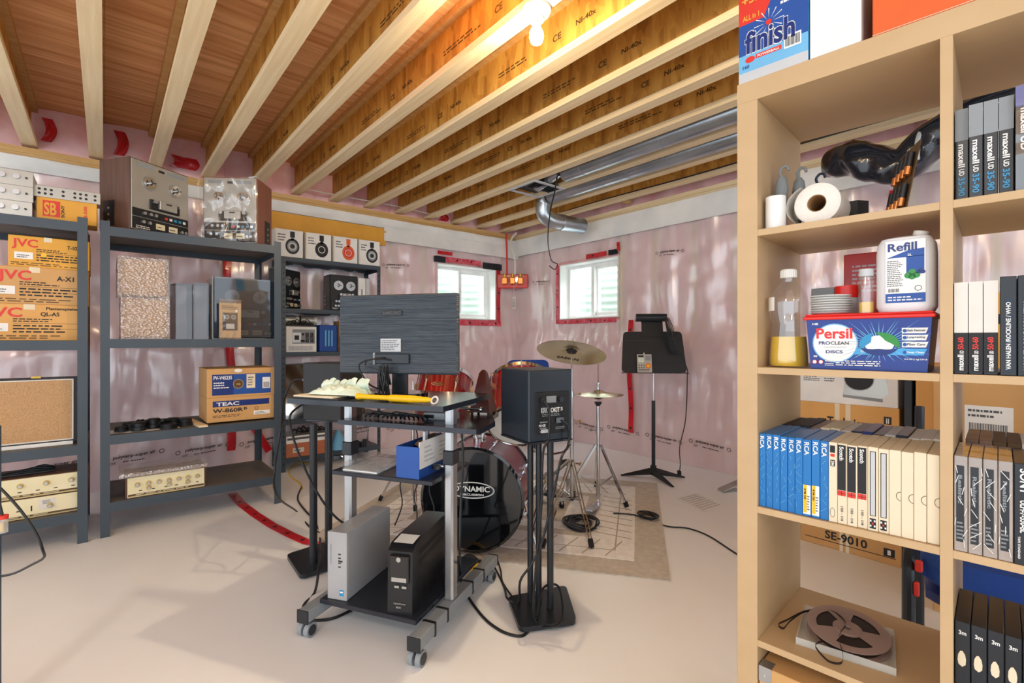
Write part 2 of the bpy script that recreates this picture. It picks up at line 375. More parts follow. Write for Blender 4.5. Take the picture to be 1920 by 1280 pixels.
    m.grid(lambda s, t: P(u0+(u1-u0)*s, zb_+(2.475-zb_)*t, .115+.012*nz((u0+(u1-u0)*s)*4, t*2, sd)-.03*(1-t)**2), int((u1-u0)/.06), 6, 'whitewrap')
    m.build('trim_band_'+side, kind='structure', sharp=80)
    if side == 'left':
        m = MB(); bx(1.15, 2.32, .075, .10, 2.19, 2.37, 'gold'); m.build('trim_board_left', kind='structure')
        m = MB(); m.grid(lambda s, t: P(2.3+(u1-2.3)*s, 2.24+.15*t, .10+.012*nz((u1-u0)*s*4, t*2, 3)), 40, 5, 'whitewrap'); m.build('trim_wrap_left', kind='structure', sharp=80)
    # window
    m = MB(); n0 = -.3
    wn = tag(m.mats and None or bpy.data.objects.new('window_1' if side == 'left' else 'window_2', None), kind='structure'); COL.objects.link(wn)
    def part(nm, *bs, mt='vinyl'):
        m2 = MB()
        for a, b, p, q, c, d in bs:
            if side == 'left': m2.box(XW+p, XW+q, a, b, c, d, mt)
            else: m2.box(a, b, YW-q, YW-p, c, d, mt)
        return m2.build(nm, wn)
    T = .035
    part('window_jamb', (w0, w0+.012, -.28, .06, z0, z1), (w1-.012, w1, -.28, .06, z0, z1), (w0+.012, w1-.012, -.28, .06, z0, z0+.012), (w0+.012, w1-.012, -.28, .06, z1-.012, z1), mt='white')
    a, b, c, d = w0+.012, w1-.012, z0+.012, z1-.012
    part('window_frame', (a, a+T, -.2, -.08, c, d), (b-T, b, -.2, -.08, c, d), (a+T, b-T, -.2, -.08, c, c+T), (a+T, b-T, -.2, -.08, d-T, d))
    mid = (a+b)/2-.03
    part('sash', (mid-.02, mid+.02, -.15, -.07, c+T, d-T), (mid+.02, mid+.04, -.17, -.12, c+T, d-T), (b-T-.03, b-T, -.15, -.1, c+T, d-T), (mid+.04, b-T-.03, -.15, -.1, c+T, c+T+.03), (mid+.04, b-T-.03, -.15, -.1, d-T-.03, d-T))
    part('glass_pane', (a+T, mid-.02, -.14, -.136, c+T, d-T), (mid+.04, b-T-.03, -.13, -.126, c+T+.03, d-T-.03), mt='windowglass')
    # ribbed steel well outside
    m = MB()
    uc = (w0+w1)/2
    def wf(s, t):
        an = PI*s; u = uc-.62*math.cos(an); n = -.3-.45*math.sin(an)**.7+.008*math.sin(t*2*PI*16)
        return P(u, 1.0+1.5*t, n)
    m.grid(wf, 24, 128, 'wellsteel'); m.build('trim_window_well_'+side, kind='structure')
wall('left'); wall('back')
# ---------------------------------------------------------------- joists
JY = [-.415+.365*k for k in range(-2, 13)]
vis = 0
for jy in JY:
    if jy > YW-.2: continue
    t = thing('ceiling_joist', '', 'joist', (0, jy, 0), group='wooden ceiling joists')
    MB().box(XW+.02, XE, -.042, .042, ZJ, ZJ+.038, 'pine').build('bottom_flange', t)
    m = MB().box(XW+.02, XE, -.005, .005, ZJ+.038, ZS-.038, 'osb')
    if jy > .9 and jy < 3.3:
        for q in range(3):
            x = -4.1+1.15*q+.3*nz(jy, q, 1)
            m.text('CE', x, 2.69, .06, .035, 'inkbrown', y=-.005); m.fine(x-.45, 2.69, .36, .035, 2, 'inkbrown', y=-.005); m.text('NI-40x', x+.16, 2.7, .13, .028, 'inkbrown', y=-.005)
    m.build('web', t)
    MB().box(XW+.02, XE, -.042, .042, ZS-.038, ZS, 'pine_y').build('top_flange', t)
    r = JY.index(jy)-2
    if r >= 0:
        t['label'] = 'wooden I-joist with stranded board web, ' + ('leftmost under the plywood' if r == 0 else ('carrying the bare light bulb' if abs(jy-1.41) < .01 else ORD[r]+' joist from the left of the ceiling'))
    else: t['label'] = 'wooden I-joist beyond the left edge of the view, ' + ('nearer one' if r == -1 else 'further one')
# blocks between last joist and back wall
for i, x in enumerate((-4.3, -3.1, -1.9, -.7)):
    MB().box(x, x+.04, JY[-1]-.365*0+.05 if JY[-1] < YW-.2 else JY[-2]+.05, YW-.1, ZJ, ZJ+.09, 'pine_y').build('joist_block', label='short wooden block bridging from the last joist to the back wall, '+ORD[i]+' from the corner', cat='block', group='blocks between last joist and back wall')
# rim pockets of red tape up between the left joists
for a, b, z0, z1, l in ((.05, .12, 2.63, 2.82, 'red tape strip stuck upright on pink insulation above the walnut tape deck'), (.42, .60, 2.62, 2.72, 'crumpled red tape on insulation behind the third and fourth joists'), (-.36, -.30, 2.63, 2.8, 'red tape patch beside the leftmost joist end'), (3.0, 3.12, 2.58, 2.66, 'small red tape piece among the joist ends near the room corner')):
    MB().grid(lambda s, t: (XW+.05+.012*nz(s*5, t*4, a*9), a+(b-a)*s+.03*math.sin(t*3), z0+(z1-z0)*t), 8, 8, 'redtape').build('red_tape', label=l, cat='tape', group='red sheathing tape strips')
# ================================================================ steel racks on the left
def rack(y0, y1, xf, dep, levels, H, label, perf=False, pw=.045):
    W = y1-y0; t = thing('shelving_rack', label, 'shelving rack', (xf, (y0+y1)/2, 0), PI/2, 'dark steel shelving racks')
    for sx in (-1, 1):
        for b in (0, 1):
            m = MB(); x = sx*(W/2); y = 0 if not b else dep; d = 1 if not b else -1
            m.box(min(x, x-sx*pw), max(x, x-sx*pw), min(y, y+d*.002), max(y, y+d*.002), 0, H, 'racksteel')
            m.box(min(x, x-sx*.002), max(x, x-sx*.002), min(y+d*.002, y+d*pw), max(y+d*.002, y+d*pw), 0, H, 'racksteel')
            if perf:
                z = .06
                while z < H-.04:
                    for q in (0, .35): m.disc(x-sx*pw*.5+(q-.17)*.01, z+q*.03, .006, 'black', y=y if not b else y-.002, n=8)
                    z += .05
            m.build('post', t)
    for z in levels:
        s = MB().box(-W/2+.004, W/2-.004, .004, dep-.004, z-.016, z, 'shelfboard' if not perf else 'rackdark').build('shelf', t)
        bt, bb = z-.0005, z-.055
        for y in (.0045, dep-.0065):
            m = MB()
            if perf:
                m.box(-W/2+.01, W/2-.01, y-.006, y, bb+.02, bt, 'racksteel', 0); m.box(-W/2+.01, W/2-.01, y-.012, y-.006, bb+.03, bt-.008, 'racksteel'); m.box(-W/2+.01, W/2-.01, y, y+.012, bb+.016, bb+.02, 'rackdark')
            else:
                m.box(-W/2+.01, W/2-.01, y-.004, y, bb, bt, 'racksteel'); m.box(-W/2+.01, W/2-.01, y, y+.025, bb-.0, bb+.002, 'racksteel')
            m.build('front_beam' if y < .1 else 'back_beam', s)
        MB().box(-W/2+.004, -W/2+.008, .012, dep-.012, bb, z-.0165, 'rackdark').build('end_beam', s)
        MB().box(W/2-.008, W/2-.004, .012, dep-.012, bb, z-.0165, 'rackdark').build('end_beam', s)
    return t
XR = -3.765
rack(-1.05, -.075, XR+.02, .6, (.18, .565, 1.165, 1.845), 1.875, 'dark grey steel rack at the left edge holding three stacked tan hi-fi cartons')
rack(-.02, .975, XR, .6, (.20, .60, 1.175, 1.845), 1.875, 'dark grey steel rack with two walnut tape decks on its top shelf')
X3 = -4.62
rack(1.2, 2.13, X3, .33, (.12, .455, 1.065, 1.455, 1.915), 1.914, 'perforated dark steel rack against the wall with headphone boxes on top', True, .035)
PR = math.radians
def carton(name, label, cat, px0, px1, pytop, zb, X, dep, front, mt='carton', group=None, b=.003, extra=None):
    a = on_x(px0, 640, X); c = on_x(px1, 640, X); tp = on_x((px0+px1)/2, pytop, X).z
    W = c.y-a.y; H = tp-zb
    m = MB().box(0, W, 0, dep, 0, H, mt, b)
    if front: front(m, W, H)
    return m.build(name, None, (X, a.y, zb), PI/2, label, cat, group)
# ---- rack 1
z1 = 1.1652; XF = XR+.0
def jvc(big, model, sub):
    def f(m, W, H):
        m.text('JVC', W*big[0], H*.56, W*.31, H*.34, 'red'); m.text(model, W*(big[1]-.09), H*.66, W*.17, H*.13, 'ink')
        m.q(W*.07, H*.25, W*.22, H*.22, 'paper'); m.fine(W*.1, H*.28, W*.15, H*.12, 2, 'inkgrey', e=.0012)
        m.fine(W*.33, H*.5, W*.38, H*.12, 2, 'ink'); m.fine(W*.33, H*.2, W*.6, H*.25, 3, 'ink'); m.q(W*.33, H*.47, W*.6, .0015, 'ink'); m.q(W*.33, H*.32, W*.6, .0015, 'ink')
        m.fine(W*.03, H*.04, W*.9, H*.12, 2, 'inkbrown')
        if sub: m.text(sub, W*.62, H*.83, W*.3, H*.1, 'ink')
        m.q(W*.42, H*.85, W*.1, H*.15, 'beige', e=.0004)
    return f
b3 = carton('carton', 'tan turntable carton marked QL-A5, bottom of three on the left rack', 'box', -52, 163, 570, z1, XF-.05, .42, jvc((.10, .66), 'QL-A5', 'Plattenspieler'), 'carton')
zt = z1+on_x(60, 570, XF-.05).z-z1
carton('carton', 'tan amplifier carton marked A-X1, middle of three on the left rack', 'box', -34, 166, 501, zt, XF-.05, .40, jvc((.13, .77), 'A-X1', None), 'carton2')
zt2 = on_x(66, 501, XF-.05).z
carton('carton', 'orange-tan tuner carton marked T-10X with yellow dot, topmost of three', 'box', 15, 168, 446, zt2, XF-.05, .36, lambda m, W, H: (jvc((.04, .8), 'T-10X', None)(m, W, H), m.disc(W*.42, H*.42, .012, 'yellow', e=.0014)), 'gold')
# top: silver units
za = 1.8452
def silver(lbl, zb, off, n):
    t = thing('silver_amplifier', lbl, 'amplifier', (XF-.03, -.53+off, zb), PI/2, 'silver units stacked on the left rack')
    MB().box(-.22, .22, .004, .3, .003, .082, 'silver', .003).build('case', t)
    MB().box(-.222, .222, 0, .004, 0, .085, 'silver', .0015).build('front_panel', t)
    for x in (-.12, .04, .10, .155):
        MB().cyl((x, 0, .048), (x, -.016, .048), .014, 'alu', 20).build('knob', t)
    MB().cyl((.195, 0, .045), (.195, -.012, .045), .005, 'black', 8).build('switch', t)
silver('silver amplifier with round knobs, bottom of the left stack', za, 0, 0)
silver('silver amplifier with round knobs, middle of the left stack', za+.0852, .004, 1)
silver('silver amplifier with round knobs, top of the left stack', za+.1704, .004, 2)
def sb(m, W, H):
    m.q(W*.1, H*.2, W*.28, H*.68, 'red'); m.text('SB', W*.12, H*.25, W*.2, H*.55, 'gold', e=.0012)
    m.text('SONY', W*.45, H*.2, H*.55, W*.055, 'ink', rot=PI/2)
    m.text('SB-500', W*.83, H*.2, H*.62, W*.06, 'red', rot=PI/2)
carton('carton', 'orange printed carton marked SB-500 lying on the left rack top', 'box', 68, 182, 375, za, XF-.055, .17, sb, 'gold')
zs = on_x(125, 375, XF-.055).z
t = thing('switch_box', 'small silver switch box with black sockets on the orange carton', 'switch box', (XF-.06, on_x(125, 500, XF-.055).y, zs), PI/2)
m = MB().box(-.15, .15, 0, .12, 0, .068, 'silver', .002)
for x in (-.115, -.09, -.065, -.015, .035, .06, .085, .125):
    for z in (.022, .046): m.disc(x, z, .007, 'black', n=12)
m.build('case', t)
m = MB()
for x in (-.08, -.03, .02, .07, .11): m.cyl((x, .05, .068), (x, .05, .078), .006, 'silver', 8)
m.build('button', t)
# level 3 speaker
zc = .5652
MB().box(-.42, .42, .05, .5, 0, .02, 'white', .002).build('white_board', None, (XF-.0, -.56, zc), PI/2, 'white board lying under the tan cloth speaker on the rack', 'board')
t = thing('vintage_speaker', 'black cased speaker with tan woven grille on the left rack', 'speaker', (XF-.06, -.30, zc+.02), PI/2)
MB().xprism([(0, 0), (.2, 0), (.16, .365), (.02, .365)], -.175, .175, 'black').build('cabinet', t)
MB().xprism([(-.006, .015), (.002, .015), (.022, .352), (.012, .352)], -.155, .155, 'tan').build('grille_cloth', t)
m = MB()
for x in (-.161, .155): m.xprism([(-.009, .01), (.0, .01), (.022, .358), (.01, .358)], x, x+.006, 'offwhite')
m.xprism([(-.009, .008), (.0, .008), (.0, .015), (-.009, .015)], -.16, .16, 'offwhite'); m.xprism([(.009, .352), (.02, .352), (.02, .358), (.009, .358)], -.16, .16, 'offwhite'); m.build('grille_trim', t)
MB().box(-.02, .02, .05, .07, .365, .375, 'brass').build('handle_clasp', t)
# level 4 cream amps
def creamamp(lbl, loc, W, H, knobs, wood=True, rz=PI/2, lower=False, grp='cream faced valve units on the racks'):
    t = thing('cream_amplifier', lbl, 'amplifier', loc, rz, grp)
    MB().box(-W/2-.012, W/2+.012, .01, .26, 0, H, 'walnut' if wood else 'silver', .003).build('case', t)
    m = MB().box(-W/2, W/2, 0, .01, .004, H-.004, 'cream', .001)
    m.q(-W/2+.003, H*.1, W-.006, H*.09, 'inkbrown'); m.fine(-W*.4, H*.12, W*.8, H*.06, 1, 'cream', e=.0012); m.q(-W/2+.003, H*.06, W-.006, .003, 'brass', e=.001)
    if lower:
        for x in (-.32, .18): m.q(W*x-.03, H*.35, .07, H*.5, 'offwhite'); m.fine(W*x-.015, H*.6, .045, H*.2, 4, 'inkgrey', e=.0012)
        m.q(-W*.05, H*.4, .02, .006, 'ink'); m.q(W*.06, H*.35, .006, .03, 'ink')
    else:
        for x in (-.36, -.2, -.04, .1, .24, .38): m.q(W*x, H*.3, .016, .005, 'ink')
    m.build('front_panel', t)
    for x, z in knobs:
        mm = MB().cyl((x*W, 0, z*H), (x*W, -.006, z*H), .014, 'creamgold', 18); mm.cyl((x*W, -.006, z*H), (x*W, -.018, z*H), .008, 'alu', 14); mm.build('knob', t)
    return t
yc = -.345
creamamp('cream panel valve amplifier with badge windows, lower one on the left rack floor shelf', (XF-.02, yc, .1802), .52, .115, [(-.29, .5), (.21, .5)], lower=True)
creamamp('cream panel valve tuner with gold knobs, stacked on the lower one', (XF-.02, yc, .2954), .52, .115, [(-.43, .62), (-.23, .62), (-.02, .62), (.18, .62), (.38, .62)])
m = MB()
for k in range(5): m.tube([(-.2+.05*k, .05+.02*k, .008), (-.05+.03*k, .04+.03*k, .011+.004*k), (.12, .06+.02*k, .008)], .006, 'black')
m.build('cable_coil', None, (XF-.03, yc, .4104), PI/2, 'black cable coil lying on top of the cream valve tuner', 'cable')
# ---- rack 2
def deck(name, label, loc, rz, W, H, D, face='alu', wood='walnut', wrap=False, grp='reel to reel tape decks'):
    t = thing(name, label, 'tape deck', loc, rz, grp)
    c = MB().box(0, W, .008, D, 0, H, wood, .003)
    sx = -.0006 if True else 0
    c.build('cabinet', t)
    for x, e in ((0, -1), (W, 1)):
        s = MB().box(min(x, x+e*.002), max(x, x+e*.002), D*.5, D*.85, .03, H*.42, 'black')
        for z in (.06, .1, .14): s.cyl((x+e*.0015, D*.68, z), (x+e*.005, D*.68, z), .008, 'alu', 10)
        s.build('socket_panel', t)
    f = MB().box(.008, W-.008, 0, .008, .008, H-.008, face, .001)
    if face == 'silver':
        f.q(W*.1, H*.9, W*.26, H*.05, 'grey'); f.q(W*.6, H*.9, W*.3, H*.05, 'grey')
    f.q(W*.45, H*.9, W*.1, H*.035, 'ink', e=.001); f.build('faceplate', t)
    for x in (.3, .74):
        h = MB(); h.cyl((W*x, 0, H*.7), (W*x, -.006, H*.7), .045, 'alu', 28); h.cyl((W*x, -.006, H*.7), (W*x, -.010, H*.7), .034, 'chrome' if face == 'silver' else 'alu', 24)
        h.cyl((W*x, -.01, H*.7), (W*x, -.03, H*.7), .011, 'alu', 14)
        for a in range(3):
            q = a*2*PI/3; h.bar((W*x, -.027, H*.7), (W*x+.02*math.cos(q), -.027, H*.7+.02*math.sin(q)), .006, .006, 'satin', up=(0,1,0))
        h.build('reel_hub', t)
    MB().box(W*.3, W*.8, -.012, 0, H*.34, H*.48, 'black', .002).build('head_block', t)
    MB().box(W*.42, W*.72, -.03, -.012, H*.355, H*.48, 'silver', .003).q(W*.52, H*.44, W*.1, H*.02, 'ink', y=-.03).build('head_cover', t)
    for x in (.36, .78): MB().cyl((W*x, -.012, H*.45), (W*x, -.03, H*.45), .012, 'alu', 16).build('tape_roller', t)
    p = MB().box(.012, W-.012, -.004, 0, H*.2, H*.31, 'black'); p.box(.012, W-.012, -.004, 0, .012, H*.19, 'black')
    for i in range(5): p.q(W*(.55+.08*i), H*.235, W*.05, H*.035, ('red', 'paper', 'teal', 'teal', 'paper')[i], y=-.004)
    p.fine(W*.08, H*.03, W*.25, H*.05, 2, 'paper', y=-.004); p.build('control_panel', t)
    for x in (.4, .62): MB().box(W*x, W*(x+.15), -.006, -.004, H*.07, H*.15, 'cream').fine(W*x+.004, H*.09, W*.12, H*.03, 1, 'ink', y=-.006).build('level_meter', t)
    for x, z in ((.18, .13), (.28, .13), (.83, .1), (.9, .1), (.2, .255), (.3, .255), (.38, .255)):
        MB().cyl((W*x, -.004, H*z), (W*x, -.02, H*z), .010, 'alu', 12).build('knob', t)
    return t
deck('tape_deck', 'walnut cased reel to reel tape deck with silver face, left on the rack top', (-3.78, .12, 1.8475), PR(124), .395, .445, .26, 'silver')
t2 = deck('tape_deck', 'walnut cased reel to reel tape deck wrapped in clear plastic, right on the rack top', (-4.0, .525, 1.8475), PR(56), .365, .465, .26, 'silver', 'redwood')
def bagfn(s, t): return (-.012+.39*s, -.035-.03*abs(nz(s*6, t*4, 2))-.016*nz(s*11, t*5, 1), .01+.445*t)
m = MB().grid(bagfn, 40, 44, 'clearbag'); m.grid(lambda s, t: (-.012-.01*nz(s*4, t*4, 6), -.035+.2*s, .01+.43*t), 10, 20, 'clearbag')
m.build('plastic_wrap', t2, sharp=80)
MB().tube([(.30, .1, .01), (.32, .08, .03), (.28, .07, .02), (.31, .12, .04), (.34, .1, .01), (.3, .06, .02)], .004, 'lightgrey').build('cord_bundle', None, (-4.0, .525, 2.3155), PR(56), 'small pale cord bundle on top of the plastic wrapped tape deck', 'cord')
# level 2
zz = 1.1752; XB = XR-.03
for (a, b, zb, zt_, lab) in ((226, 318, zz, 557, 'bubble wrapped brown box, lower of two on the rack'), (220, 316, None, 483, 'bubble wrapped brown box, upper of two on the rack')):
    if zb is None: zb = on_x(270, 557, XB).z+.001
    p, q = on_x(a, 600, XB), on_x(b, 600, XB); H = on_x(270, zt_, XB).z-zb; W = q.y-p.y
    t = thing('wrapped_box', lab, 'box', (XB, (p.y+q.y)/2, zb), PI/2, 'bubble wrapped boxes')
    MB().box(-W/2+.015, W/2-.015, .015, .24, .012, H-.012, 'kraft', .004).build('carton', t)
    m = MB(); n = 14
    def bf(ax):
        def fn(s, t):
            w = .008*nz(s*6+zb*5, t*6, ax)
            if ax == 0: return (-W/2+W*s, -.002-w, H*t)
            if ax == 1: return (W/2+w, .255*s, H*t)
            if ax == 2: return (-W/2-w, .255*s, H*t)
            return (-W/2+W*s, .255*t, H-abs(w)*.3)
        return fn
    for ax in range(4): m.grid(bf(ax), n, n, 'bubble')
    m.build('bubble_wrap', t, sharp=80)
# smoky lids standing on end
def lid(lbl, y, rz, W, H, D, dx=0):
    m = MB(); T = .004
    m.box(0, W, 0, T, 0, H, 'smoky'); m.box(0, T, T, D, 0, H, 'smoky'); m.box(W-T, W, T, D, 0, H, 'smoky'); m.box(T, W-T, T, D, H-T, H, 'smoky')
    m.build('dust_cover', None, (XB+dx, y, zz), PR(rz), lbl, 'dust cover', 'smoky acrylic dust covers standing on the rack')
lid('smoky acrylic dust cover standing beside the bubble wrapped boxes', on_x(322, 600, XB).y+.03, 100, .1, .37, .12, -.1)
lid('tall smoky acrylic dust cover, second one right of the wrapped boxes', on_x(352, 600, XB).y+.045, 84, .085, .38, .14, -.1)
t = deck('tape_deck', 'silver sided reel deck behind a tinted cover on the middle rack shelf', (XB-.075, on_x(395, 560, XB).y+.02, zz), PI/2-.0, .40, .43, .24, 'black', 'silver')
MB().box(.005, .395, -.05, -.046, .015, .425, 'smoky').box(.005, .009, -.046, -.005, .015, .425, 'smoky').box(.391, .395, -.046, -.005, .015, .425, 'smoky').build('tinted_cover', t)
p = on_x(411, 600, XB+.02)
t = thing('deck_brochure', 'upright leaflet in clear stand showing a reel tape deck', 'leaflet', (XR-.003, p.y, zz), PR(92))
m = MB().box(0, .13, .004, .006, .01, .245, 'maple'); m.q(.02, .06, .09, .12, 'ink', y=.004)
for x in (.045, .085): m.disc(x, .15, .016, 'grey', y=.004, e=.001); m.disc(x, .15, .005, 'ink', y=.004, e=.0014)
m.q(.04, .07, .05, .035, 'lightgrey', y=.004, e=.001); m.text('DECK', .02, .215, .035, .008, 'inkgrey', y=.004) if False else m.fine(.015, .2, .1, .03, 3, 'inkgrey', y=.004); m.build('leaflet', t)
MB().box(-.002, .132, 0, .0025, 0, .27, 'clear').box(-.002, .132, .0025, .015, 0, .003, 'clear').build('acrylic_stand', t)
# level 3
zl = .6002
MB().grid(lambda s, t: (-.2+.36*s, .01+.16*t, .001+.006*abs(nz(s*4, t*4, 3))), 12, 8, 'white').build('white_cloth', None, (XR-.03, on_x(262, 800, XR).y+.05, zl), PI/2, 'flat white cloth under the heap of black camera parts', 'cloth')
def lens(lbl, px, dx, r, h, z=0):
    y = on_x(px, 800, XR).y
    t = thing('lens_adapter', lbl, 'lens part', (XR-dx, y, zl+z), 0, 'black camera adapters on the rack')
    MB().lathe([(0, 0), (r, 0), (r, h*.4), (r*.86, h*.42), (r*.9, h*.9), (r*.7, h), (0, h)], 'black', 20).build('body', t)
    MB().lathe([(r*1.02, h*.1), (r*1.03, h*.3), (r*1.0, h*.32)], 'satin', 20).build('grip_ring', t)
for i, (px, dx, r, h, z, l) in enumerate(((228, .10, .035, .03, .006, 'black ring adapter at the left end of the camera parts heap'), (246, .16, .045, .045, .006, 'tall black adapter second from the left in the heap'), (262, .08, .04, .05, .006, 'black adapter in the middle of the white cloth'), (290, .13, .035, .06, .006, 'upright black adapter right of the heap centre'), (318, .07, .05, .035, 0, 'wide low black adapter in front of the heap'), (330, .17, .04, .055, 0, 'black adapter behind the wide low one'), (352, .14, .045, .05, 0, 'black adapter beside the wooden slat'))):
    lens(l, px, dx, r, h, z)
m = MB()
for k in range(9):
    a = random.random()*6; m.tube([(.02*k-.08, .03*math.cos(a), .012+.02*(k%2)), (.02*k-.05, .05*math.sin(a), .055), (.02*k-.02, .03*math.cos(a+2), .012)], .008, 'black')
m.build('strap_heap', None, (XR-.13, on_x(282, 800, XR).y, zl), PI/2, 'tangled black camera straps on the rack beside the lens parts', 'strap')
ys = on_x(375, 805, XR).y
MB().box(-.02, .03, -.02, .45, 0, .012, 'pine').build('wood_slat', None, (XR-.0+.0, ys+.01, zl), PR(96), 'thin wooden slat sticking out under the two recorder boxes', 'wood slat') 
zl2 = zl+.0122
def teac(m, W, H):
    m.q(W*.08, H*.62, W*.84, H*.24, 'navy'); m.text('TEAC', W*.13, H*.66, W*.33, H*.15, 'paper', e=.0012)
    m.text('W-860R', W*.08, H*.38, W*.44, H*.17, 'ink'); m.text('B', W*.53, H*.44, W*.05, H*.11, 'ink'); m.fine(W*.08, H*.18, W*.5, H*.12, 2, 'inkbrown')
    m.q(W*.68, H*.2, W*.25, H*.16, 'paper'); m.fine(W*.7, H*.22, W*.2, H*.1, 2, 'ink', e=.0012); m.ring(W*.72, H*.47, .012, .003, 'ink')
def pv(m, W, H):
    m.q(W*.07, H*.08, W*.86, H*.72, 'blue'); m.q(W*.07, H*.08, W*.3, H*.72, 'navy', e=.0009); m.text('PV-V4523S', W*.09, H*.62, W*.26, H*.13, 'paper', e=.0014)
    m.fine(W*.09, H*.3, W*.22, H*.25, 3, 'paper', e=.0014); m.disc(W*.44, H*.45, .032, 'inkbrown', e=.0014); m.ring(W*.44, H*.45, .032, .003, 'carton', e=.0018); m.text('VHS', W*.41, H*.41, .025, .012, 'carton', e=.0018)
    m.disc(W*.44, H*.92, .025, 'paper', rz=.012, e=.0014); m.q(W*.56, H*.28, W*.13, H*.5, 'beige', e=.0014); m.fine(W*.58, H*.36, W*.09, H*.35, 4, 'inkgrey', e=.0018)
    m.q(W*.8, H*.25, W*.12, H*.4, 'paper', e=.0014)
    for i in range(9): m.q(W*.815+i*.0045, H*.28, .0022, H*.2, 'ink', e=.0018)
    # printed left side
def sided(o, D, H, W, mt):
    MB().box(-W/2-.0012, -W/2-.0004, .02, D-.02, H*.5, H*.85, mt).fine(0, 0, .001, .001, 1).build('printed_side', o)
XT = XR-.05
tb = carton('carton', 'tan cassette deck carton with navy band marked W-860R under the recorder box', 'box', 388, 514, 743, zl2, XT, .36, teac, 'carton2'); tb.rotation_euler[2] += -.0
zq = on_x(450, 743, XT).z
carton('carton', 'blue and tan video recorder box resting on the cassette deck carton', 'box', 388, 516, 690, zq, XT, .37, pv, 'carton2')
# level 4
za4 = .2002
ya = on_x(314, 900, XR-.02).y
creamamp('cream panel valve preamplifier in wood case under bubble wrap', (XR-.02, ya, za4), .40, .13, [(x/1.0, .62) for x in (-.38, -.24, -.11, .02, .15, .27, .4)]+[(-.24, .4), (.02, .42), (.27, .4)])
m = MB(); m.grid(lambda s, t: (-.24+.45*s, -.03+.3*t, .006+.004*nz(s*6, t*6, 1)), 20, 12, 'bubble'); m.grid(lambda s, t: (-.24+.45*s, -.03+.3*t, .03+.012*nz(s*5, t*5, 4)), 20, 12, 'bubble')
m.grid(lambda s, t: (-.24+.45*s, -.03-.008*math.sin(t*PI), .006+.024*t), 20, 3, 'bubble'); m.build('bubble_wrap_sheet', None, (XR-.02, ya, za4+.13), PI/2, 'folded bubble wrap sheet lying on the cream preamplifier', 'bubble wrap', sharp=80)
# ================================================================ rack 3 contents
def headbox(lbl, px0, px1, hp, cup):
    XQ = X3-.016; a, b = on_x(px0, 480, XQ), on_x(px1, 480, XQ); W = b.y-a.y; H = .245
    t = thing('headphone_box', lbl, 'box', (XQ, (a.y+b.y)/2, 1.9152), PI/2, 'headphone boxes on the rack top')
    m = MB().box(-W/2, W/2, 0, .11, 0, H, 'white', .002); m.q(-W/2, 0, W*.05, H, 'beige'); m.fine(-W*.4, H*.55, W*.3, H*.3, 3, 'inkgrey'); m.q(-W*.1, H, .04, .008, 'maple', y=.02); m.build('carton', t)
    g = MB(); cx, cz = W*.12, H*.4; r = min(.052, W*.36)
    g.ring(cx, cz, r*1.15, r*.5, hp, e=.0008, rz=r*1.35); g.disc(cx, cz, r*.85, cup, e=.0010, rz=r*.95); g.ring(cx, cz, r*.62, .005, 'paper', e=.0014); g.disc(cx, cz, r*.35, hp, e=.0014)
    g.q(cx-.02, H*.72, .04, H*.22, hp, e=.0008); g.q(cx-.012, H*.62, .024, H*.1, cup, e=.0008); g.text('M50', cx-.018, H*.86, .036, .016, 'paper', e=.0012) if False else None
    g.build('printed_headphones', t)
headbox('white headphone box, leftmost on the rack top, grey earcup print', 515, 568, 'charcoal', 'grey')
headbox('white headphone box with black earcup print, second from the left', 573, 621, 'ink', 'black')
headbox('white headphone box printed with bright orange headphones', 625, 670, 'orange', 'red')
headbox('white headphone box, rightmost on the rack top, dark earcup print', 673, 712, 'charcoal', 'grey')
deck('tape_deck', 'black reel deck turned sideways at the left of the perforated rack', (X3-.03, on_x(531, 560, X3).y, 1.4552), PR(128), .26, .36, .14, 'black', 'black')
deck('tape_deck', 'black faced reel deck partly hidden behind the monitor top corner', (X3-.02, on_x(620, 560, X3).y, 1.4552), PI/2, .27, .34, .18, 'black', 'black')
ym = on_x(668, 560, X3).y+.03
t = thing('console', 'white upright game console beside the black reel deck', 'console', (X3-.02, ym, 1.4552), PI/2)
MB().box(0, .075, 0, .2, 0, .33, 'white', .006).box(.03, .04, -.001, 0, .12, .22, 'inkgrey').build('case', t)
MB().box(.079, .12, 0, .2, 0, .33, 'lightgrey', .006).build('side_shell', t)
# level: cassette deck
zk = 1.0652
y0 = 1.242; y1 = on_x(594, 650, X3).y; W = y1-y0
t = thing('cassette_deck', 'silver cassette deck with sliders on the perforated rack', 'cassette deck', (X3-.01, (y0+y1)/2, zk), PI/2)
m = MB().box(-W/2, W/2, .006, .25, 0, .23, 'silver', .003).box(-W/2, W/2, .0, .006, 0, .23, 'white', .001); m.q(-W*.3, .075, W*.75, .13, 'grey'); m.build('case', t)
m = MB().box(-W*.3, -W*.02, -.005, 0, .085, .175, 'silver'); m.q(-W*.24, .11, W*.15, .04, 'ink', y=-.005); m.build('tape_door', t)
for i, x in enumerate((.13, .19, .29, .35)):
    MB().box(W*x, W*x+.012, -.003, 0, .085, .175, 'ink').box(W*x-.002, W*x+.014, -.012, -.003, .11+.01*(i%2), .13+.01*(i%2), 'inkgrey').build('slider', t)
for x, z in ((.0, .1), (.06, .1), (.04, .16)): MB().cyl((W*x, 0, z), (W*x, -.01, z), .011, 'ink', 12).build('knob', t)
m = MB()
for i in range(6): m.box(-W*.42+i*.035, -W*.42+i*.035+.03, -.006, 0, .015, .055, 'lightgrey')
m.build('piano_keys', t)
MB().box(-W/2+.01, W/2-.01, .01, .24, .2302, .245, 'black', .002).build('black_slab', t)
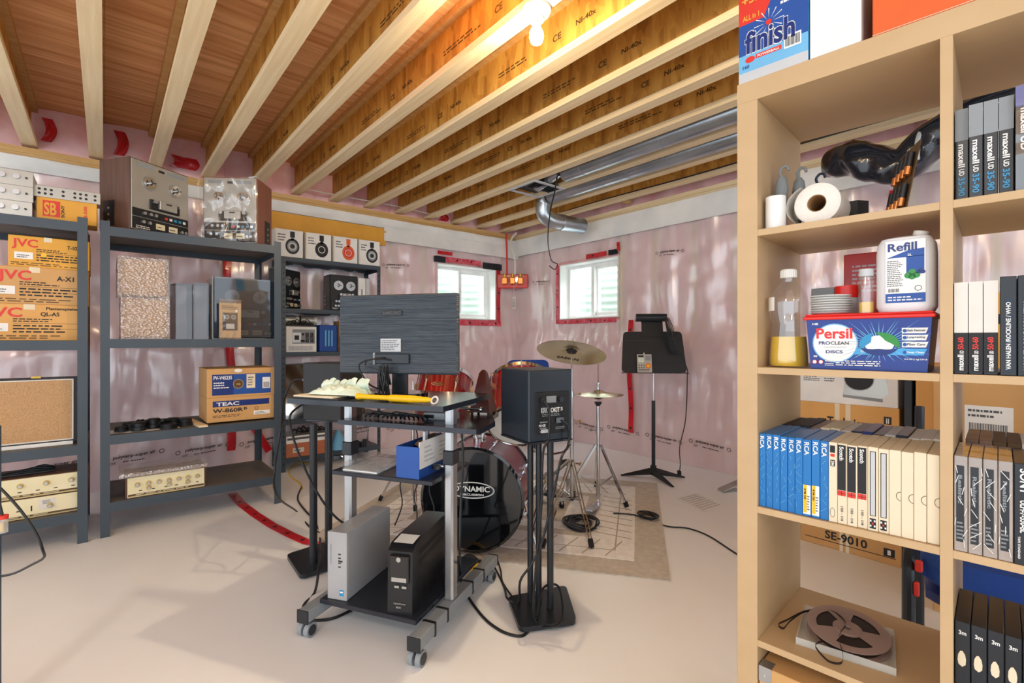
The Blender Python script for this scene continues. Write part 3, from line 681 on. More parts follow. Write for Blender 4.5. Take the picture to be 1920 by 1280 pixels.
for i, y in enumerate((.0, .135)):
    t = thing('projector_lens', ('silver cylinder lying on the cassette deck, left one', 'silver cylinder lying on the cassette deck, right one')[i], 'lens', (X3-.08, (y0+y1)/2-.08+y*1.2, zk+.2455), PI/2, 'silver cylinders on the cassette deck')
    MB().cyl((-.06, .05, .045), (.055, .05, .045), .045, 'silver', 24).build('barrel', t); MB().cyl((.055, .05, .045), (.085, .05, .045), .038, 'offwhite', 24).build('front_ring', t)
m = MB()
for k in range(6): m.tube([(.03*k-.1, -.02, .006), (.03*k-.08, -.03, .03+.01*(k%3)), (.03*k-.04, -.01, .02), (.03*k-.02, -.03, .006)], .004, 'black')
m.build('thin_cables', None, (X3-.05, (y0+y1)/2-.02, zk+.2455), PI/2, 'tangle of thin black wires on top of the cassette deck', 'cable')
yb = on_x(600, 650, X3).y
t = thing('blue_case', 'teal blue slotted case standing beside the cassette deck', 'case', (X3-.01, yb, zk), PR(96))
m = MB().box(0, .17, 0, .2, 0, .25, 'blue', .004); m.build('body', t)
for i in range(3): MB().box(.05+.03*i, .063+.03*i, -.006, 0, .05, .2, 'lightblue', .001).build('slot_rib', t)
MB().box(0, .05, 0, .15, 0, .29, 'kraft').q(0, 0, .05, .14, 'inkbrown').build('brown_box', None, (X3-.01, on_x(637, 650, X3).y, zk), PI/2, 'narrow brown box between the blue case and the monitor', 'box')
# level: leaning screens
z45 = .4552
for i, (px, a, l) in enumerate(((530, 75, 'dark glossy framed panel leaning on the lower rack shelf, left one'), (556, 100, 'dark glossy framed panel leaning on the lower rack shelf, right one'), (655, 95, 'dark blue panel leaning behind the monitor base'))):
    y = on_x(px, 700, X3).y
    t = thing('framed_panel', l, 'panel', (X3-.03, y, z45), PR(a), 'framed panels leaning on the lower shelf')
    MB().xprism([(0, 0), (.02, 0), (.12, .5), (.10, .5)], 0, .19-.04*i, 'darkblue').build('frame', t)
    MB().xprism([(-.002, .01), (.004, .01), (.10, .49), (.096, .49)], .015, .175-.04*i, 'blackgloss').build('glass', t)
t = thing('spray_set', 'row of small bottles standing on the lower rack shelf right end', 'bottle', (X3-.06, on_x(685, 700, X3).y, z45), 0)
MB().lathe([(0, 0), (.02, 0), (.02, .1), (.008, .12), (.008, .15), (0, .15)], 'inkbrown', 12).build('bottle_body', t)
MB().lathe([(.01, .15), (.01, .17), (0, .17)], 'red', 12).build('cap', t)
# level: orange amp
z5 = .1202; y0 = 1.242; y1 = on_x(622, 850, X3).y; W = y1-y0
t = thing('receiver', 'orange wood fronted receiver on the lowest perforated rack shelf', 'receiver', (X3-.01, (y0+y1)/2, z5), PI/2)
MB().box(-W/2, W/2, .006, .26, 0, .19, 'silver', .003).build('case', t)
m = MB().box(-W/2, W/2, 0, .006, 0, .125, 'orangewood'); m.box(-W*.36, -W*.12, -.003, 0, .04, .08, 'offwhite', .001); m.text('CORAL', -W*.34, .05, W*.2, .02, 'ink', y=-.003) if False else m.fine(-W*.34, .05, W*.2, .022, 1, 'ink', y=-.003); m.build('front_panel', t)
m = MB().box(-W/2, W/2, -.002, .006, .125, .19, 'white'); m.q(-W*.48, .155, W*.9, .02, 'inkgrey', y=-.002); m.build('dial_panel', t)
m = MB()
for k in range(7): m.tube([(.04*k-.13, .05, .008), (.04*k-.1, .08, .04+.01*(k%3)), (.04*k-.06, .1, .02), (.04*k-.02, .06, .008)], .006, 'black')
m.build('cable_heap', None, (X3-.05, (y0+y1)/2, z5+.19), PI/2, 'black cable heap on top of the orange wood receiver', 'cable')
y = on_x(642, 840, X3).y
MB().lathe([(.02, 0), (.085, .0), (.07, .06), (.03, .15), (.012, .18), (.0, .18)], 'lightblue', 24).build('blue_horn', None, (X3-.11, y, z5), 0, 'pale blue horn shade standing beside the orange receiver', 'horn')
m = MB().lathe([(0, 0), (.03, 0), (.03, .04), (0, .05)], 'black', 12).lathe([(0, 0), (.02, 0), (.02, .07), (0, .07)], 'satin', 12, (.05, .04, 0))
m.build('black_fittings', None, (X3-.1, on_x(680, 830, X3).y, z5), 0, 'small black fittings at the right end of the lowest shelf', 'fitting')
# red tapes
def strip(pts, w, lbl, nrm, mt='redtape', marks=True):
    P = [Vector(p) for p in pts]; m = MB(); N = Vector(nrm); vs = []; L = []
    Q = []
    for i in range(len(P)-1):
        k = max(1, int((P[i+1]-P[i]).length/.04))
        Q += [P[i].lerp(P[i+1], j/k) for j in range(k)]
    Q.append(P[-1])
    for i, p in enumerate(Q):
        t = (Q[min(i+1, len(Q)-1)]-Q[max(i-1, 0)]).normalized(); s = t.cross(N).normalized()
        vs += [p-s*w/2+N*.001, p+s*w/2+N*.001, p-s*w/2+N*.0022, p+s*w/2+N*.0022]
    F = []
    for i in range(len(Q)-1):
        a = 4*i; F += [(a+2, a+3, a+7, a+6), (a+1, a, a+4, a+5), (a, a+2, a+6, a+4), (a+3, a+1, a+5, a+7)]
    m.add(vs, F, mt)
    if marks:
        for i in range(2, len(Q)-1, 4):
            t = (Q[i+1]-Q[i-1]).normalized(); s = t.cross(N).normalized(); c = Q[i]+N*.003; n = 10
            m.add([c+s*(w*.22*math.cos(2*PI*k/n))+t*(w*.22*math.sin(2*PI*k/n)) for k in range(n)], [tuple(range(n))], 'ink')
    return m.build('red_tape', label=lbl, cat='tape', group='red sheathing tape strips')
def lw(y, z, e=.012): return (XW+film_n(y, z, 1)+e+.012, y, z)
def bw(x, z, e=.012): return (x, YW-film_n(x, z, 7)-e-.012, z)
yy = on_x(431, 600, XW+.12).y
strip([lw(yy+.02*math.sin(z*3), z) for z in [2.0-.06*i for i in range(31)]], .065, 'long vertical red tape strip on the wall behind the left racks', (1,0,0))
strip([lw(yy+.17+.05*i, .42-.09*i, .02) for i in range(4)], .06, 'short red tape piece low on the wall beside the long strip', (1,0,0))
strip([on_z(px, py, .003) for px, py in ((436, 925), (452, 944), (478, 964), (510, 985), (545, 1003), (575, 1016), (606, 1022))], .06, 'red tape strip running over the floor toward the speaker stand', (0,0,1))
xx = on_y(1181, 760, YW-.12).x
strip([bw(xx+.012*math.sin(z*4), z) for z in [1.38-.05*i for i in range(24)]], .058, 'vertical red tape strip with dots on the back wall beside the music stand', (0,-1,0))
strip([bw(-.9+.0*i, 2.2-.05*i) for i in range(2)], .05, 'small red tape tab high on the back wall behind the bookcase', (0,-1,0), marks=False)
# window tapes
a, b, c, d = WIN['back']
strip([bw(a-.03, z, .0) for z in [d-.0-.05*i for i in range(15)]], .05, 'pink tape down the left edge of the right window', (0,-1,0), 'pinktape')
strip([bw(a+.0+.05*i, c-.03, .0) for i in range(18)], .05, 'pink tape under the sill of the right window', (0,-1,0), 'pinktape')
strip([bw(a+.42+.05*i, d+.045, .0) for i in range(7)], .05, 'red tape above the right half of the right window', (0,-1,0))
strip([bw(b-.12+.04*i, d+.045, .004) for i in range(4)], .055, 'dark blue tape end above the right window corner', (0,-1,0), 'blacktape')
strip([bw(b+.01, d+.05+.03*i, .006) for i in range(4)], .04, 'red tape tab rising from the right window top corner', (0,-1,0))
a, b, c, d = WIN['left']
strip([lw(b+.03, d-.05*i, .0) for i in range(15)], .06, 'red tape down the right edge of the left window', (1,0,0))
strip([lw(a-.05+.05*i, c-.04, .0) for i in range(21)], .07, 'wide pink tape under the left window', (1,0,0), 'pinktape')
strip([lw(a-.03+.05*i, d+.05, .0) for i in range(14)], .06, 'pink tape above the left window', (1,0,0), 'pinktape')
strip([lw(b-.22+.05*i, d+.03, .006) for i in range(7)], .08, 'dark blue tape over the top right corner of the left window', (1,0,0), 'blacktape')
strip([lw(a-.0+.05*i, d+.12, .0) for i in range(5)], .04, 'short red tape scrap above the left window', (1,0,0), marks=False)
strip([lw(a-.05+.05*i, d+.04, .006) for i in range(4)], .07, 'blue tape over the top left corner of the left window', (1,0,0), 'blacktape')
# sprinkler valves in the corner
cx = on_x(962, 515, XW+.2); 
t = thing('valve_cluster', 'copper valves on red backing where pipes drop in the room corner', 'valve', (XW+.22, YW-.25, 1.93), PR(50))
MB().box(-.2, .2, .03, .05, -.09, .09, 'redtape', .01).build('red_backing', t)
for x in (-.1, 0, .1):
    m = MB().box(x-.035, x+.035, -.04, .03, -.045, .045, 'batcopper', .01); m.cyl((x, 0, .045), (x, 0, .09), .014, 'brass', 12); m.build('valve_body', t)
m = MB(); m.tube([(-.07, 0, .08), (-.07, .01, .3), (-.08, .01, .6)], .012, 'red'); m.build('red_pipe', t)
m = MB(); m.tube([(.03, 0, .08), (.03, -.01, .28), (-.02, 0, .5), (.05, .03, .62)], .013, 'offwhite'); m.build('white_pipe', t)
MB().tube([(.02, 0, -.04), (.02, 0, -.2)], .002, 'offwhite').box(.0, .04, -.002, .002, -.36, -.2, 'offwhite').fine(.005, -.34, .03, .12, 6, 'inkgrey', y=-.002).build('paper_tag', t)
# ================================================================ computer cart
W0 = cw(-.337, 1.764); CR = PR(29.7)
def cart(w_, d_, z=0): 
    c, s = math.cos(CR), math.sin(CR); return Vector((W0[0]+c*w_-s*d_, W0[1]+s*w_+c*d_, z))
ct = thing('computer_cart', 'black and grey rolling computer cart carrying monitor, tower and battery backup', 'desk', (W0[0], W0[1], 0), CR)
TZ = .93
MB().prism([(-.61, 0), (.10, 0), (.10, .42), (.06, .47), (-.57, .47), (-.61, .43)], TZ-.02, TZ, 'desk').build('desktop', ct)
MB().prism([(-.5, .17), (.155, .16), (.165, .19), (.15, .36), (.08, .50), (.06, .62), (-.5, .62)], TZ-.125, TZ-.105, 'desk').build('keyboard_shelf', ct)
ms = MB().box(-.5, -.02, .13, .46, .60, .618, 'desk', .002).build('middle_shelf', ct)
MB().box(-.475, -.03, .03, .58, .112, .13, 'desk', .002).build('base_shelf', ct)
for x in (-.5, .0):
    m = MB().box(x-.02, x+.02, .225, .275, .11, TZ-.02, 'alu', .008).build('upright', ct)
    MB().box(x-.024, x+.024, .221, .279, .66, .72, 'satin', .004).build('height_collar', m)
    k = MB(); k.cyl((x-.024, .235, .65), (x-.05, .235, .65), .006, 'chrome', 10); k.lathe([(0, 0), (.022, .0), (.02, .014), (0, .016)], 'black', 10, (x-.055, .235, .64)); k.build('knob', m)
    f = MB().box(x-.026, x+.026, -.03, .69, .062, .11, 'grey', .004).build('foot_bar', ct)
    for y in (-.036, .69): MB().box(x-.027, x+.027, y, y+.006, .06, .111, 'charcoal', .001).build('end_cap', f)
    for y in (.0, .655):
        m = MB(); 
        for s_ in (-1, 1): m.cyl((x+s_*.006, y-.01, .028), (x+s_*.026, y-.01, .028), .028, 'grey' if s_ > 0 else 'grey', 20); m.cyl((x+s_*.026, y-.01, .028), (x+s_*.028, y-.01, .028), .02, 'satin', 20)
        m.cyl((x-.006, y-.01, .028), (x+.006, y-.01, .028), .012, 'satin', 12); m.box(x-.005, x+.005, y-.02, y+.01, .03, .062, 'satin'); m.build('caster', ct)
for y in (.07, .17, .40, .52):
    MB().box(-.0275, .0275, y, y+.012, .0605, .1115, 'black').build('cable_strap', ct)
for x in (-.5, .02):
    MB().box(x-.005 if x < 0 else x-.02, x+.06 if x < 0 else x+.0, .25, .45, TZ-.05, TZ-.0205, 'lightgrey').build('top_bracket', ct)
MB().cyl((.03, .28, .885), (.12, .28, .885), .005, 'chrome', 10).cyl((.12, .28, .885), (.128, .28, .885), .011, 'chrome', 14).build('adjusting_bolt', ct)
def on_cart(nm, lb, cat, x, y, z, rz=0, group=None):
    p = cart(x, y, z); return thing(nm, lb, cat, p, CR+PR(rz), group)
# tower
t = on_cart('computer_tower', 'slim silver grey desktop tower standing on the cart base', 'computer', -.447, .045, .1302, 4)
MB().box(0, .088, .012, .33, 0, .268, 'pcgrey', .002).build('case', t)
m = MB().box(-.001, .089, 0, .012, 0, .269, 'pcgrey', .002); m.q(.012, .14, .006, .08, 'grey'); 
for z in (.13, .145, .165, .18): m.q(.05, z, .012, .005, 'ink')
m.q(.05, .152, .02, .007, 'ink'); m.q(.055, .018, .02, .024, 'teal'); m.q(.058, .03, .014, .006, 'paper', e=.001); m.build('front_bezel', t)
# battery backup
t = on_cart('battery_backup', 'black battery backup unit with slotted side standing on the cart base', 'battery backup', -.16, .04, .1302, 8)
pf = [(0, 0), (.38, 0), (.38, .26), (.10, .262), (.03, .255), (.005, .235)]
m = MB().xprism(pf, 0, .1, 'ups')
for i in range(26):
    for (a, b) in ((.195, .22), (.165, .185)):
        y = .06+i*.012; m.add([(.1006, y, a), (.1006, y+.007, a), (.1006, y+.007, b), (.1006, y, b)], [(0,1,2,3)], 'black')
    y = .1+i*.01; m.add([(.1006, y, .03), (.1006, y+.006, .03), (.1006, y+.006, .08), (.1006, y, .08)], [(0,1,2,3)], 'black')
m.build('case', t)
MB().box(.012, .088, -.008, .004, .12, .225, 'blackgloss', .004).q(.02, .125, .06, .016, 'silver', y=-.008).build('display_panel', t)
m = MB().cyl((.05, -.006, .21), (.05, -.012, .21), .009, 'silver', 16).build('power_button', t)
m = MB()
for x in (.03, .06): m.box(x, x+.018, -.004, 0, .1, .108, 'silver')
m.text('CyberPower', .025, .035, .05, .008, 'silver', y=0, e=.0012); m.text('850', .035, .022, .02, .007, 'silver', y=0, e=.0012); m.build('front_buttons', t)
MB().add([(.01, .03, .2575), (.09, .03, .2575), (.09, .1, .2635), (.01, .1, .2635)], [(0,1,2,3)], 'paper').build('top_label', t)
t = on_cart('power_brick', 'small grey black power brick lying behind the silver tower', 'power brick', -.30, .36, .1302, 10)
MB().box(0, .07, 0, .16, 0, .035, 'charcoal', .004).build('brick_body', t); MB().box(.01, .06, .01, .15, .035, .036, 'grey').build('brick_label', t)
# box with bags, on middle shelf
t = on_cart('parts_box', 'open blue and white cardboard box holding small bags on the middle shelf', 'box', -.185, .135, .6182, 0)
m = MB(); W, D, H = .105, .30, .125; T = .003
m.box(0, W, 0, T, 0, H, 'blue'); m.box(0, W, D-T, D, 0, H, 'blue'); m.box(0, T, T, D-T, 0, H, 'blue'); m.box(W-T, W, T, D-T, 0, H*.3, 'blue'); m.box(W-T, W, T, D-T, H*.3, H+.02, 'paper'); m.box(T, W-T, T, D-T, 0, T, 'blue')
for i in range(4):
    z = .06+i*.018; m.add([(W+.0006, .04, z), (W+.0006, .12-.01*i, z), (W+.0006, .12-.01*i, z+.006), (W+.0006, .04, z+.006)], [(0,1,2,3)], 'lightgrey'); m.add([(W+.0006, .16, z), (W+.0006, .24-.01*i, z), (W+.0006, .24-.01*i, z+.006), (W+.0006, .16, z+.006)], [(0,1,2,3)], 'lightgrey')
m.build('box_tray', t)
m = MB().grid(lambda s, q: (.006+.092*s, .006+.1*q, .09+.03*abs(nz(s*3, q*3, 2))), 10, 10, 'orange').build('orange_packet', t)
m = MB().grid(lambda s, q: (.006+.092*s, .11+.18*q, .10+.05*abs(nz(s*3, q*3, 8))), 10, 12, 'vinyltop').build('brown_packet', t)
m = MB().grid(lambda s, q: (.02+.07*s, .15+.1*q, .135+.03*abs(nz(s*3, q*3, 5))), 10, 12, 'clearbag').build('clear_packet', t)
MB().box(.05, .062, .12, .14, .1, .165, 'paper').build('paper_tag', t)
# bags on middle shelf left
m = MB(); m.grid(lambda s, q: (-.02+.21*s, .27*q, .028+.012*nz(s*4, q*4, 1)), 16, 16, 'bag'); m.grid(lambda s, q: (-.02+.21*s, .27*q, .012+.006*nz(s*5, q*4, 3)), 14, 14, 'bag')
m.box(0, .17, .01, .24, 0, .006, 'paper'); m.build('plastic_bags', None, cart(-.455, .135, .6182), CR, 'flat clear plastic bags with papers on the left of the middle shelf', 'plastic bag', sharp=80)
# monitor
a = Vector(cw(-.758, 2.135)); b = Vector(cw(-.222, 1.99)); mrz = math.atan2(b.y-a.y, b.x-a.x); MW = (b-a).length
t = thing('monitor', 'dark monitor seen from its ribbed back standing on the cart', 'monitor', (a.x, a.y, TZ+.0002), mrz)
zb = 1.022-TZ; MH = .338
m = MB().box(0, MW, .006, .03, zb, zb+MH, 'monitor', .006)
for i in range(46):
    z = zb+.075+i*.0056; m.box(.006, MW-.006, .0035+.001*math.sin(i*2.1), .0065, z, z+.0022, 'monitor')
m.build('back_shell', t)
MB().box(.006, MW-.006, .03, .036, zb+.006, zb+MH-.006, 'blackgloss').build('screen', t)
MB().box(.18, .34, -.006, .006, zb+.045, zb+.085, 'satin', .002).box(.17, .18, -.002, .006, zb+.04, zb+.09, 'grey').build('port_recess', t)
m = MB().box(.205, .30, .001, .004, zb+.095, zb+.15, 'lightgrey'); m.fine(.21, zb+.1, .085, .045, 6, 'inkgrey', y=.001); m.build('rating_label', t)
m = MB().box(.21, .305, .001, .004, zb+.245, zb+.272, 'charcoal'); m.text('SAMSUNG', .215, zb+.25, .085, .016, 'inkgrey', y=.001); m.build('brand_badge', t)
MB().box(.24, .31, .036, .05, .012, zb+.1, 'satin').build('stand_neck', t)
MB().prism([(.17+.12*math.cos(k*PI/8)+.11, .05+.09*math.sin(k*PI/8)) for k in range(16)], 0, .012, 'blackgloss').build('stand_base', t)
def mon(x, y, z):
    c, s = math.cos(mrz), math.sin(mrz); return Vector((a.x+c*x-s*y, a.y+s*x+c*y, TZ+z))
MB().tube([mon(.26, -.008, zb+.06), mon(.2, -.03, zb+.065), mon(.14, -.04, zb+.05), mon(.13, -.04, zb+.02), mon(.17, -.03, -.0+.05), mon(.24, -.05, .03)], .0035, 'black').build('monitor_cable', None, (0,0,0), 0, 'black video cable looping down left of the monitor ports', 'cable')
MB().tube([mon(.23, -.008, zb+.07), mon(.17, -.035, zb+.06), mon(.155, -.03, zb+.035), mon(.2, -.02, zb+.02), mon(.24, -.02, zb-.02)], .003, 'satin').build('power_cable', None, (0,0,0), 0, 'thin black cable curling beside the monitor ports', 'cable')
m = MB()
for k in range(16):
    q = k*2*PI/16; r = .010+.012*random.random()
    m.tube([mon(.25+r*math.cos(q), -.035+r*math.sin(q), .004), mon(.245+1.1*r*math.cos(q+.5), -.035+1.1*r*math.sin(q+.5), .06), mon(.24+.9*r*math.cos(q+1), -.035+.6*r*math.sin(q+1), .12+.008*(k%3)), mon(.25+r*math.cos(q+2), -.035+r*math.sin(q+2), .05)], .003, 'black', 5)
m.build('cable_bundle', None, (0,0,0), 0, 'bundled black cables hanging under the middle of the monitor', 'cable')
# things on the top
g = on_cart('folder', 'flat tan folder and papers on the left of the desktop', 'folder', -.60, .02, TZ+.0002, -3)
MB().box(0, .235, 0, .22, 0, .004, 'charcoal').build('back_cover', g); MB().box(-.01, .198, .01, .21, .0042, .011, 'beige', .001).build('paper_stack', g); MB().box(.20, .245, .10, .20, .0042, .010, 'paper').build('loose_sheets', g)
t = on_cart('packing_foam', 'crumpled pale green foil packet with curled edges on the folder', 'packet', -.555, .045, TZ+.0115, 2)
def foam(s, q):
    x, y = .0+.24*s, .13*q; e = (4*s*(1-s)*4*q*(1-q))**.5
    return (x, y, .004+.032*e*(1+.6*nz(s*11, q*7, 2)))
MB().grid(foam, 34, 22, 'leaf').build('foil_body', t, sharp=80)
for k in range(11):
    x = .02+.021*k; h = .035+.02*random.random()
    MB().grid(lambda s, q, x=x, h=h, k=k: (x-.014+.03*s+.012*q*math.sin(k*1.7), .09+.02*q-.02*math.sin(q*2.6), .012+h*q+.006*math.sin(s*3)), 4, 7, 'leaf').build('foil_curl', t)
p0, p1 = cart(-.305, .045, TZ+.0155), cart(.035, .045, TZ+.0155); L = (p1-p0).length
t = thing('yellow_baton', 'yellow tapered plastic tool with a ring end lying across the desktop', 'tool', p0, CR-.02)
MB().lathe([(0, -.002), (.011, 0), (.014, .012), (.010, .028), (.010, .15), (.0115, .152), (.0135, .156), (.0145, .25), (.010, .32), (.007, .335), (0, .335)], 'yellow', 18).build('shaft', t).rotation_euler = (0, PI/2, 0)
m = MB()
m.tube([(.349+.013*math.cos(2*PI*k/16), .013*math.sin(2*PI*k/16)*.5, .012*math.sin(2*PI*k/16)) for k in range(17)], .0035, 'offwhite', 6, 2); m.build('ring_end', t)
# metronome on keyboard shelf
KZ = TZ-.105+.0002
t = on_cart('metronome', 'dark red brown pyramid metronome standing on the lower shelf', 'metronome', .022, .482, KZ, 0)
hs, hb, hw, H = .05, .012, .016, .205
pr_ = [(-.052, .012, .0), (.052, .012, 0), (.052, .012+.1, 0), (-.052, .112, 0)]
m = MB(); zt = H*.93
v = [(-.05, 0, .014), (.05, 0, .014), (.05, .09, .014), (-.05, .09, .014), (-.016, .034, zt), (.016, .034, zt), (.016, .06, zt), (-.016, .06, zt), (-.006, .044, H), (.006, .044, H), (.006, .052, H), (-.006, .052, H)]
m.add(v, [(3,2,1,0)]+[(i, (i+1)%4, 4+(i+1)%4, 4+i) for i in range(4)]+[(4+i, 4+(i+1)%4, 8+(i+1)%4, 8+i) for i in range(4)]+[(8,9,10,11)], 'darkwood'); m.build('case', t)
for x in (-.04, .04):
    for y in (.01, .08): MB().cyl((x, y, 0), (x, y, .014), .006, 'black', 10).build('foot', t)
m = MB()
for k in range(10):
    x = -.42+.022*k; m.tube([cart(x, .25, KZ+.006), cart(x+.03, .23+.02*(k%3), KZ+.02+.01*(k%2)), cart(x+.09, .27, KZ+.016), cart(x+.12, .24, KZ+.006)], .004, 'black', 6)
m.build('cable_heap', None, (0,0,0), 0, 'heap of black cables on the lower cart shelf under the desktop', 'cable')
t = on_cart('adapter', 'grey adapter box tucked under the desktop on the lower shelf', 'adapter', -.16, .3, KZ, 5)
MB().box(0, .14, 0, .07, 0, .03, 'lightgrey', .003).build('adapter_body', t); MB().box(.01, .05, -.006, 0, .008, .022, 'charcoal').build('plug', t)
# yellow black bag near right foot
t = on_cart('tool_pouch', 'yellow and black pouch on the floor between the cart base and the bass drum', 'pouch', -.21, .70, 0, 10)
MB().grid(lambda s, q: (.0+.10*s, .10*q, .035*math.sin(PI*s)*math.sin(PI*q)*(1+.5*nz(s*4, q*4, 1))), 12, 12, 'yellow').build('pouch_body', t)
MB().grid(lambda s, q: (-.01+.12*s, .08+.04*q, .004+.04*math.sin(PI*s)*math.sin(PI*min(1, q+.2))), 12, 6, 'black').build('pouch_flap', t)
# ================================================================ speaker stands and speakers
def poly_round(pts, r=.02, n=4):
    out = []
    for i, p in enumerate(pts):
        p = Vector(p); a_ = (Vector(pts[i-1])-p).normalized(); b_ = (Vector(pts[(i+1)%len(pts)])-p).normalized()
        for k in range(n+1):
            q = k/n; out.append(tuple(p + a_*r*(1-q)**2 + b_*r*q**2))
    return out
def stand(lbl, quad, poles, ztop, cen):
    t = thing('speaker_stand', lbl, 'speaker stand', (cen[0], cen[1], 0), 0, 'black twin pole speaker stands')
    Q = [(x-cen[0], y-cen[1]) for x, y in quad]
    b_ = MB().prism(poly_round(Q, .03), .01, .03, 'satin').build('base_plate', t)
    cx, cy = sum(q[0] for q in Q)/4, sum(q[1] for q in Q)/4
    for x, y in Q: MB().cyl((cx+(x-cx)*.8, cy+(y-cy)*.8, 0), (cx+(x-cx)*.8, cy+(y-cy)*.8, .0095), .008, 'black', 10).build('spike_foot', b_)
    for (x, y), r in poles: MB().cyl((x-cen[0], y-cen[1], .03), (x-cen[0], y-cen[1], ztop-.008), r, 'satin', 20).build('pole', t)
    px = sum(p[0][0] for p in poles)/len(poles)-cen[0]; py = sum(p[0][1] for p in poles)/len(poles)-cen[1]
    return t, px, py
m0, l0, r0 = Vector(cw(.066, 1.936)), Vector(cw(-.007, 2.155)), Vector(cw(.252, 2.04))
e1 = (r0-m0).normalized(); e2 = Vector((-e1.y, e1.x)); SW = (r0-m0).length; SD = .235
ctr = m0+e1*SW/2+e2*SD/2
quad = [cw(.263, 1.985), cw(.25, 2.27), cw(-.02, 2.17), cw(.03, 1.93)]
poles = [(cw(.080, 2.13), .013), (cw(.116, 2.12), .013), (cw(.163, 2.08), .014)]
t, px, py = stand('black speaker stand on a rounded base plate right of the cart', quad, poles, .757, cw(.13, 2.1))
rzs = math.atan2(e1.y, e1.x)
o = MB().box(0, SW, 0, SD, -.008, 0, 'satin').build('top_plate', t, (m0.x-t.location.x, m0.y-t.location.y, .757), rzs)
SZ = .7572; SH = .288
t = thing('studio_monitor', 'black studio monitor speaker with printed rear panel on the right stand', 'speaker', (m0.x, m0.y, SZ), rzs, 'black studio monitor speakers')
MB().box(0, SW, 0, SD, 0, SH, 'vinylblack', .005).build('cabinet', t)
m = MB().box(.03, SW-.02, -.004, 0, .03, .2, 'black', .001)
m.text('KRK', .055, .115, .032, .022, 'lightgrey', y=-.004); m.text('ROKIT', .09, .115, .056, .02, 'paper', y=-.004); m.text('5', .15, .12, .01, .014, 'paper', y=-.004)
m.fine(.06, .1, .1, .012, 2, 'grey', y=-.004); m.fine(.05, .035, .04, .05, 4, 'grey', y=-.004); m.fine(.125, .045, .05, .012, 2, 'grey', y=-.004); m.q(.055, .035, .035, .014, 'lightgrey', y=-.004, e=.001)
m.text('FC CE', .045, .06, .03, .01, 'paper', y=-.004)
for x in (.035, .1, SW-.025):
    for z in (.035, .1, .195): m.disc(x, z, .0025, 'charcoal', y=-.004)
m.build('rear_panel', t)
MB().box(.08, .128, -.007, -.004, .155, .182, 'grey', .001).build('display', t)
for x in (.06, .148): MB().cyl((x, -.004, .168), (x, -.016, .168), .011, 'satin', 18).build('knob', t)
MB().box(.125, .165, -.012, -.004, .07, .095, 'blackgloss', .002).build('power_socket', t)
# left
poles = [(cw(-1.015, 2.5), .019), (cw(-.975, 2.6), .019)]
lq = [cw(-1.02, 2.36), cw(-.83, 2.55), cw(-1.02, 2.8), cw(-1.2, 2.6)]
t, px, py = stand('black speaker stand between the left rack and the cart', lq, poles, .747, cw(-.99, 2.55))
a_ = Vector(cw(-1.107, 2.59)); b_ = Vector(cw(-.85, 2.51)); e1 = (b_-a_).normalized(); rzl = math.atan2(e1.y, e1.x)
MB().box(.01, .23, .01, .19, -.008, 0, 'satin').build('top_plate', t, (a_.x-t.location.x, a_.y-t.location.y, .747), rzl)
t = thing('studio_monitor', 'black speaker seen from its plain side on the left stand', 'speaker', (a_.x, a_.y, .7472), rzl, 'black studio monitor speakers')
MB().box(0, .235, 0, .19, 0, .3, 'charcoal', .004).build('cabinet', t)
MB().box(-.006, 0, .015, .175, .03, .27, 'black', .001).build('rear_panel', t)
MB().box(-.03, -.006, .03, .05, .2, .212, 'blackgloss').build('signal_plug', t); MB().box(-.03, -.006, .03, .05, .07, .085, 'blackgloss').build('power_plug', t)
# ================================================================ drums
def cam_dir(r, d, z): x, y = cw(r, d); return Vector((x, y, z))
def drum(nm, lbl, cat, c, ax, R, D, shell, headF, headB, lugs=8, hoop='chrome', grp=None, badge=None, phi=0):
    q = Vector(ax).to_track_quat('Z', 'Y'); t = thing(nm, lbl, cat, c, rot=q, group=grp)
    MB().lathe([(R*.97, 0), (R*.97, D)], shell, 48).build('shell', t)
    for z0, hm, hn in ((-.012, headF, 'front_head'), (D+.012, headB, 'batter_head')):
        s = -1 if z0 < 0 else 1
        MB().lathe([(R*.955, z0-s*.02), (R*1.0, z0-s*.02), (R*1.01, z0), (R*.965, z0+s*.004), (R*.955, z0)], hoop, 48).build('hoop', t)
        m = MB().lathe([(0, z0-s*.004), (R*.5, z0-s*.004), (R*.955, z0-s*.004)], hm, 48); m.build(hn, t)
    for i in range(lugs):
        a = phi+2*PI*i/lugs; c_, s_ = math.cos(a), math.sin(a)
        m = MB()
        for z in (.0, D):
            zz_ = D*.24 if z == 0 else D*.76
            m.cyl((R*1.03*c_, R*1.03*s_, zz_), (R*1.03*c_, R*1.03*s_, -.014 if z == 0 else D+.014), .003, 'chrome', 6)
        m.bar((R*.97*c_, R*.97*s_, D*.3), (R*1.07*c_, R*1.07*s_, D*.3), .018, .03, 'chrome', up=(0,0,1)); m.bar((R*.97*c_, R*.97*s_, D*.7), (R*1.07*c_, R*1.07*s_, D*.7), .018, .03, 'chrome', up=(0,0,1))
        m.cyl((R*1.03*c_, R*1.03*s_, D*.24), (R*1.03*c_, R*1.03*s_, D*.76), .006, 'chrome', 8); m.build('lug', t)
    return t
RUG = .012
BR = .282
bc = cam_dir(-.215, 2.64, RUG+BR*1.012+.012); bx_ = cam_dir(.055, .40, 0).normalized()
bd = drum('bass_drum', 'large purple red bass drum with glossy black front head', 'drum', bc, bx_, BR, .40, 'drumred', 'blackgloss', 'drumwhite', 8, 'blackgloss', phi=.35)
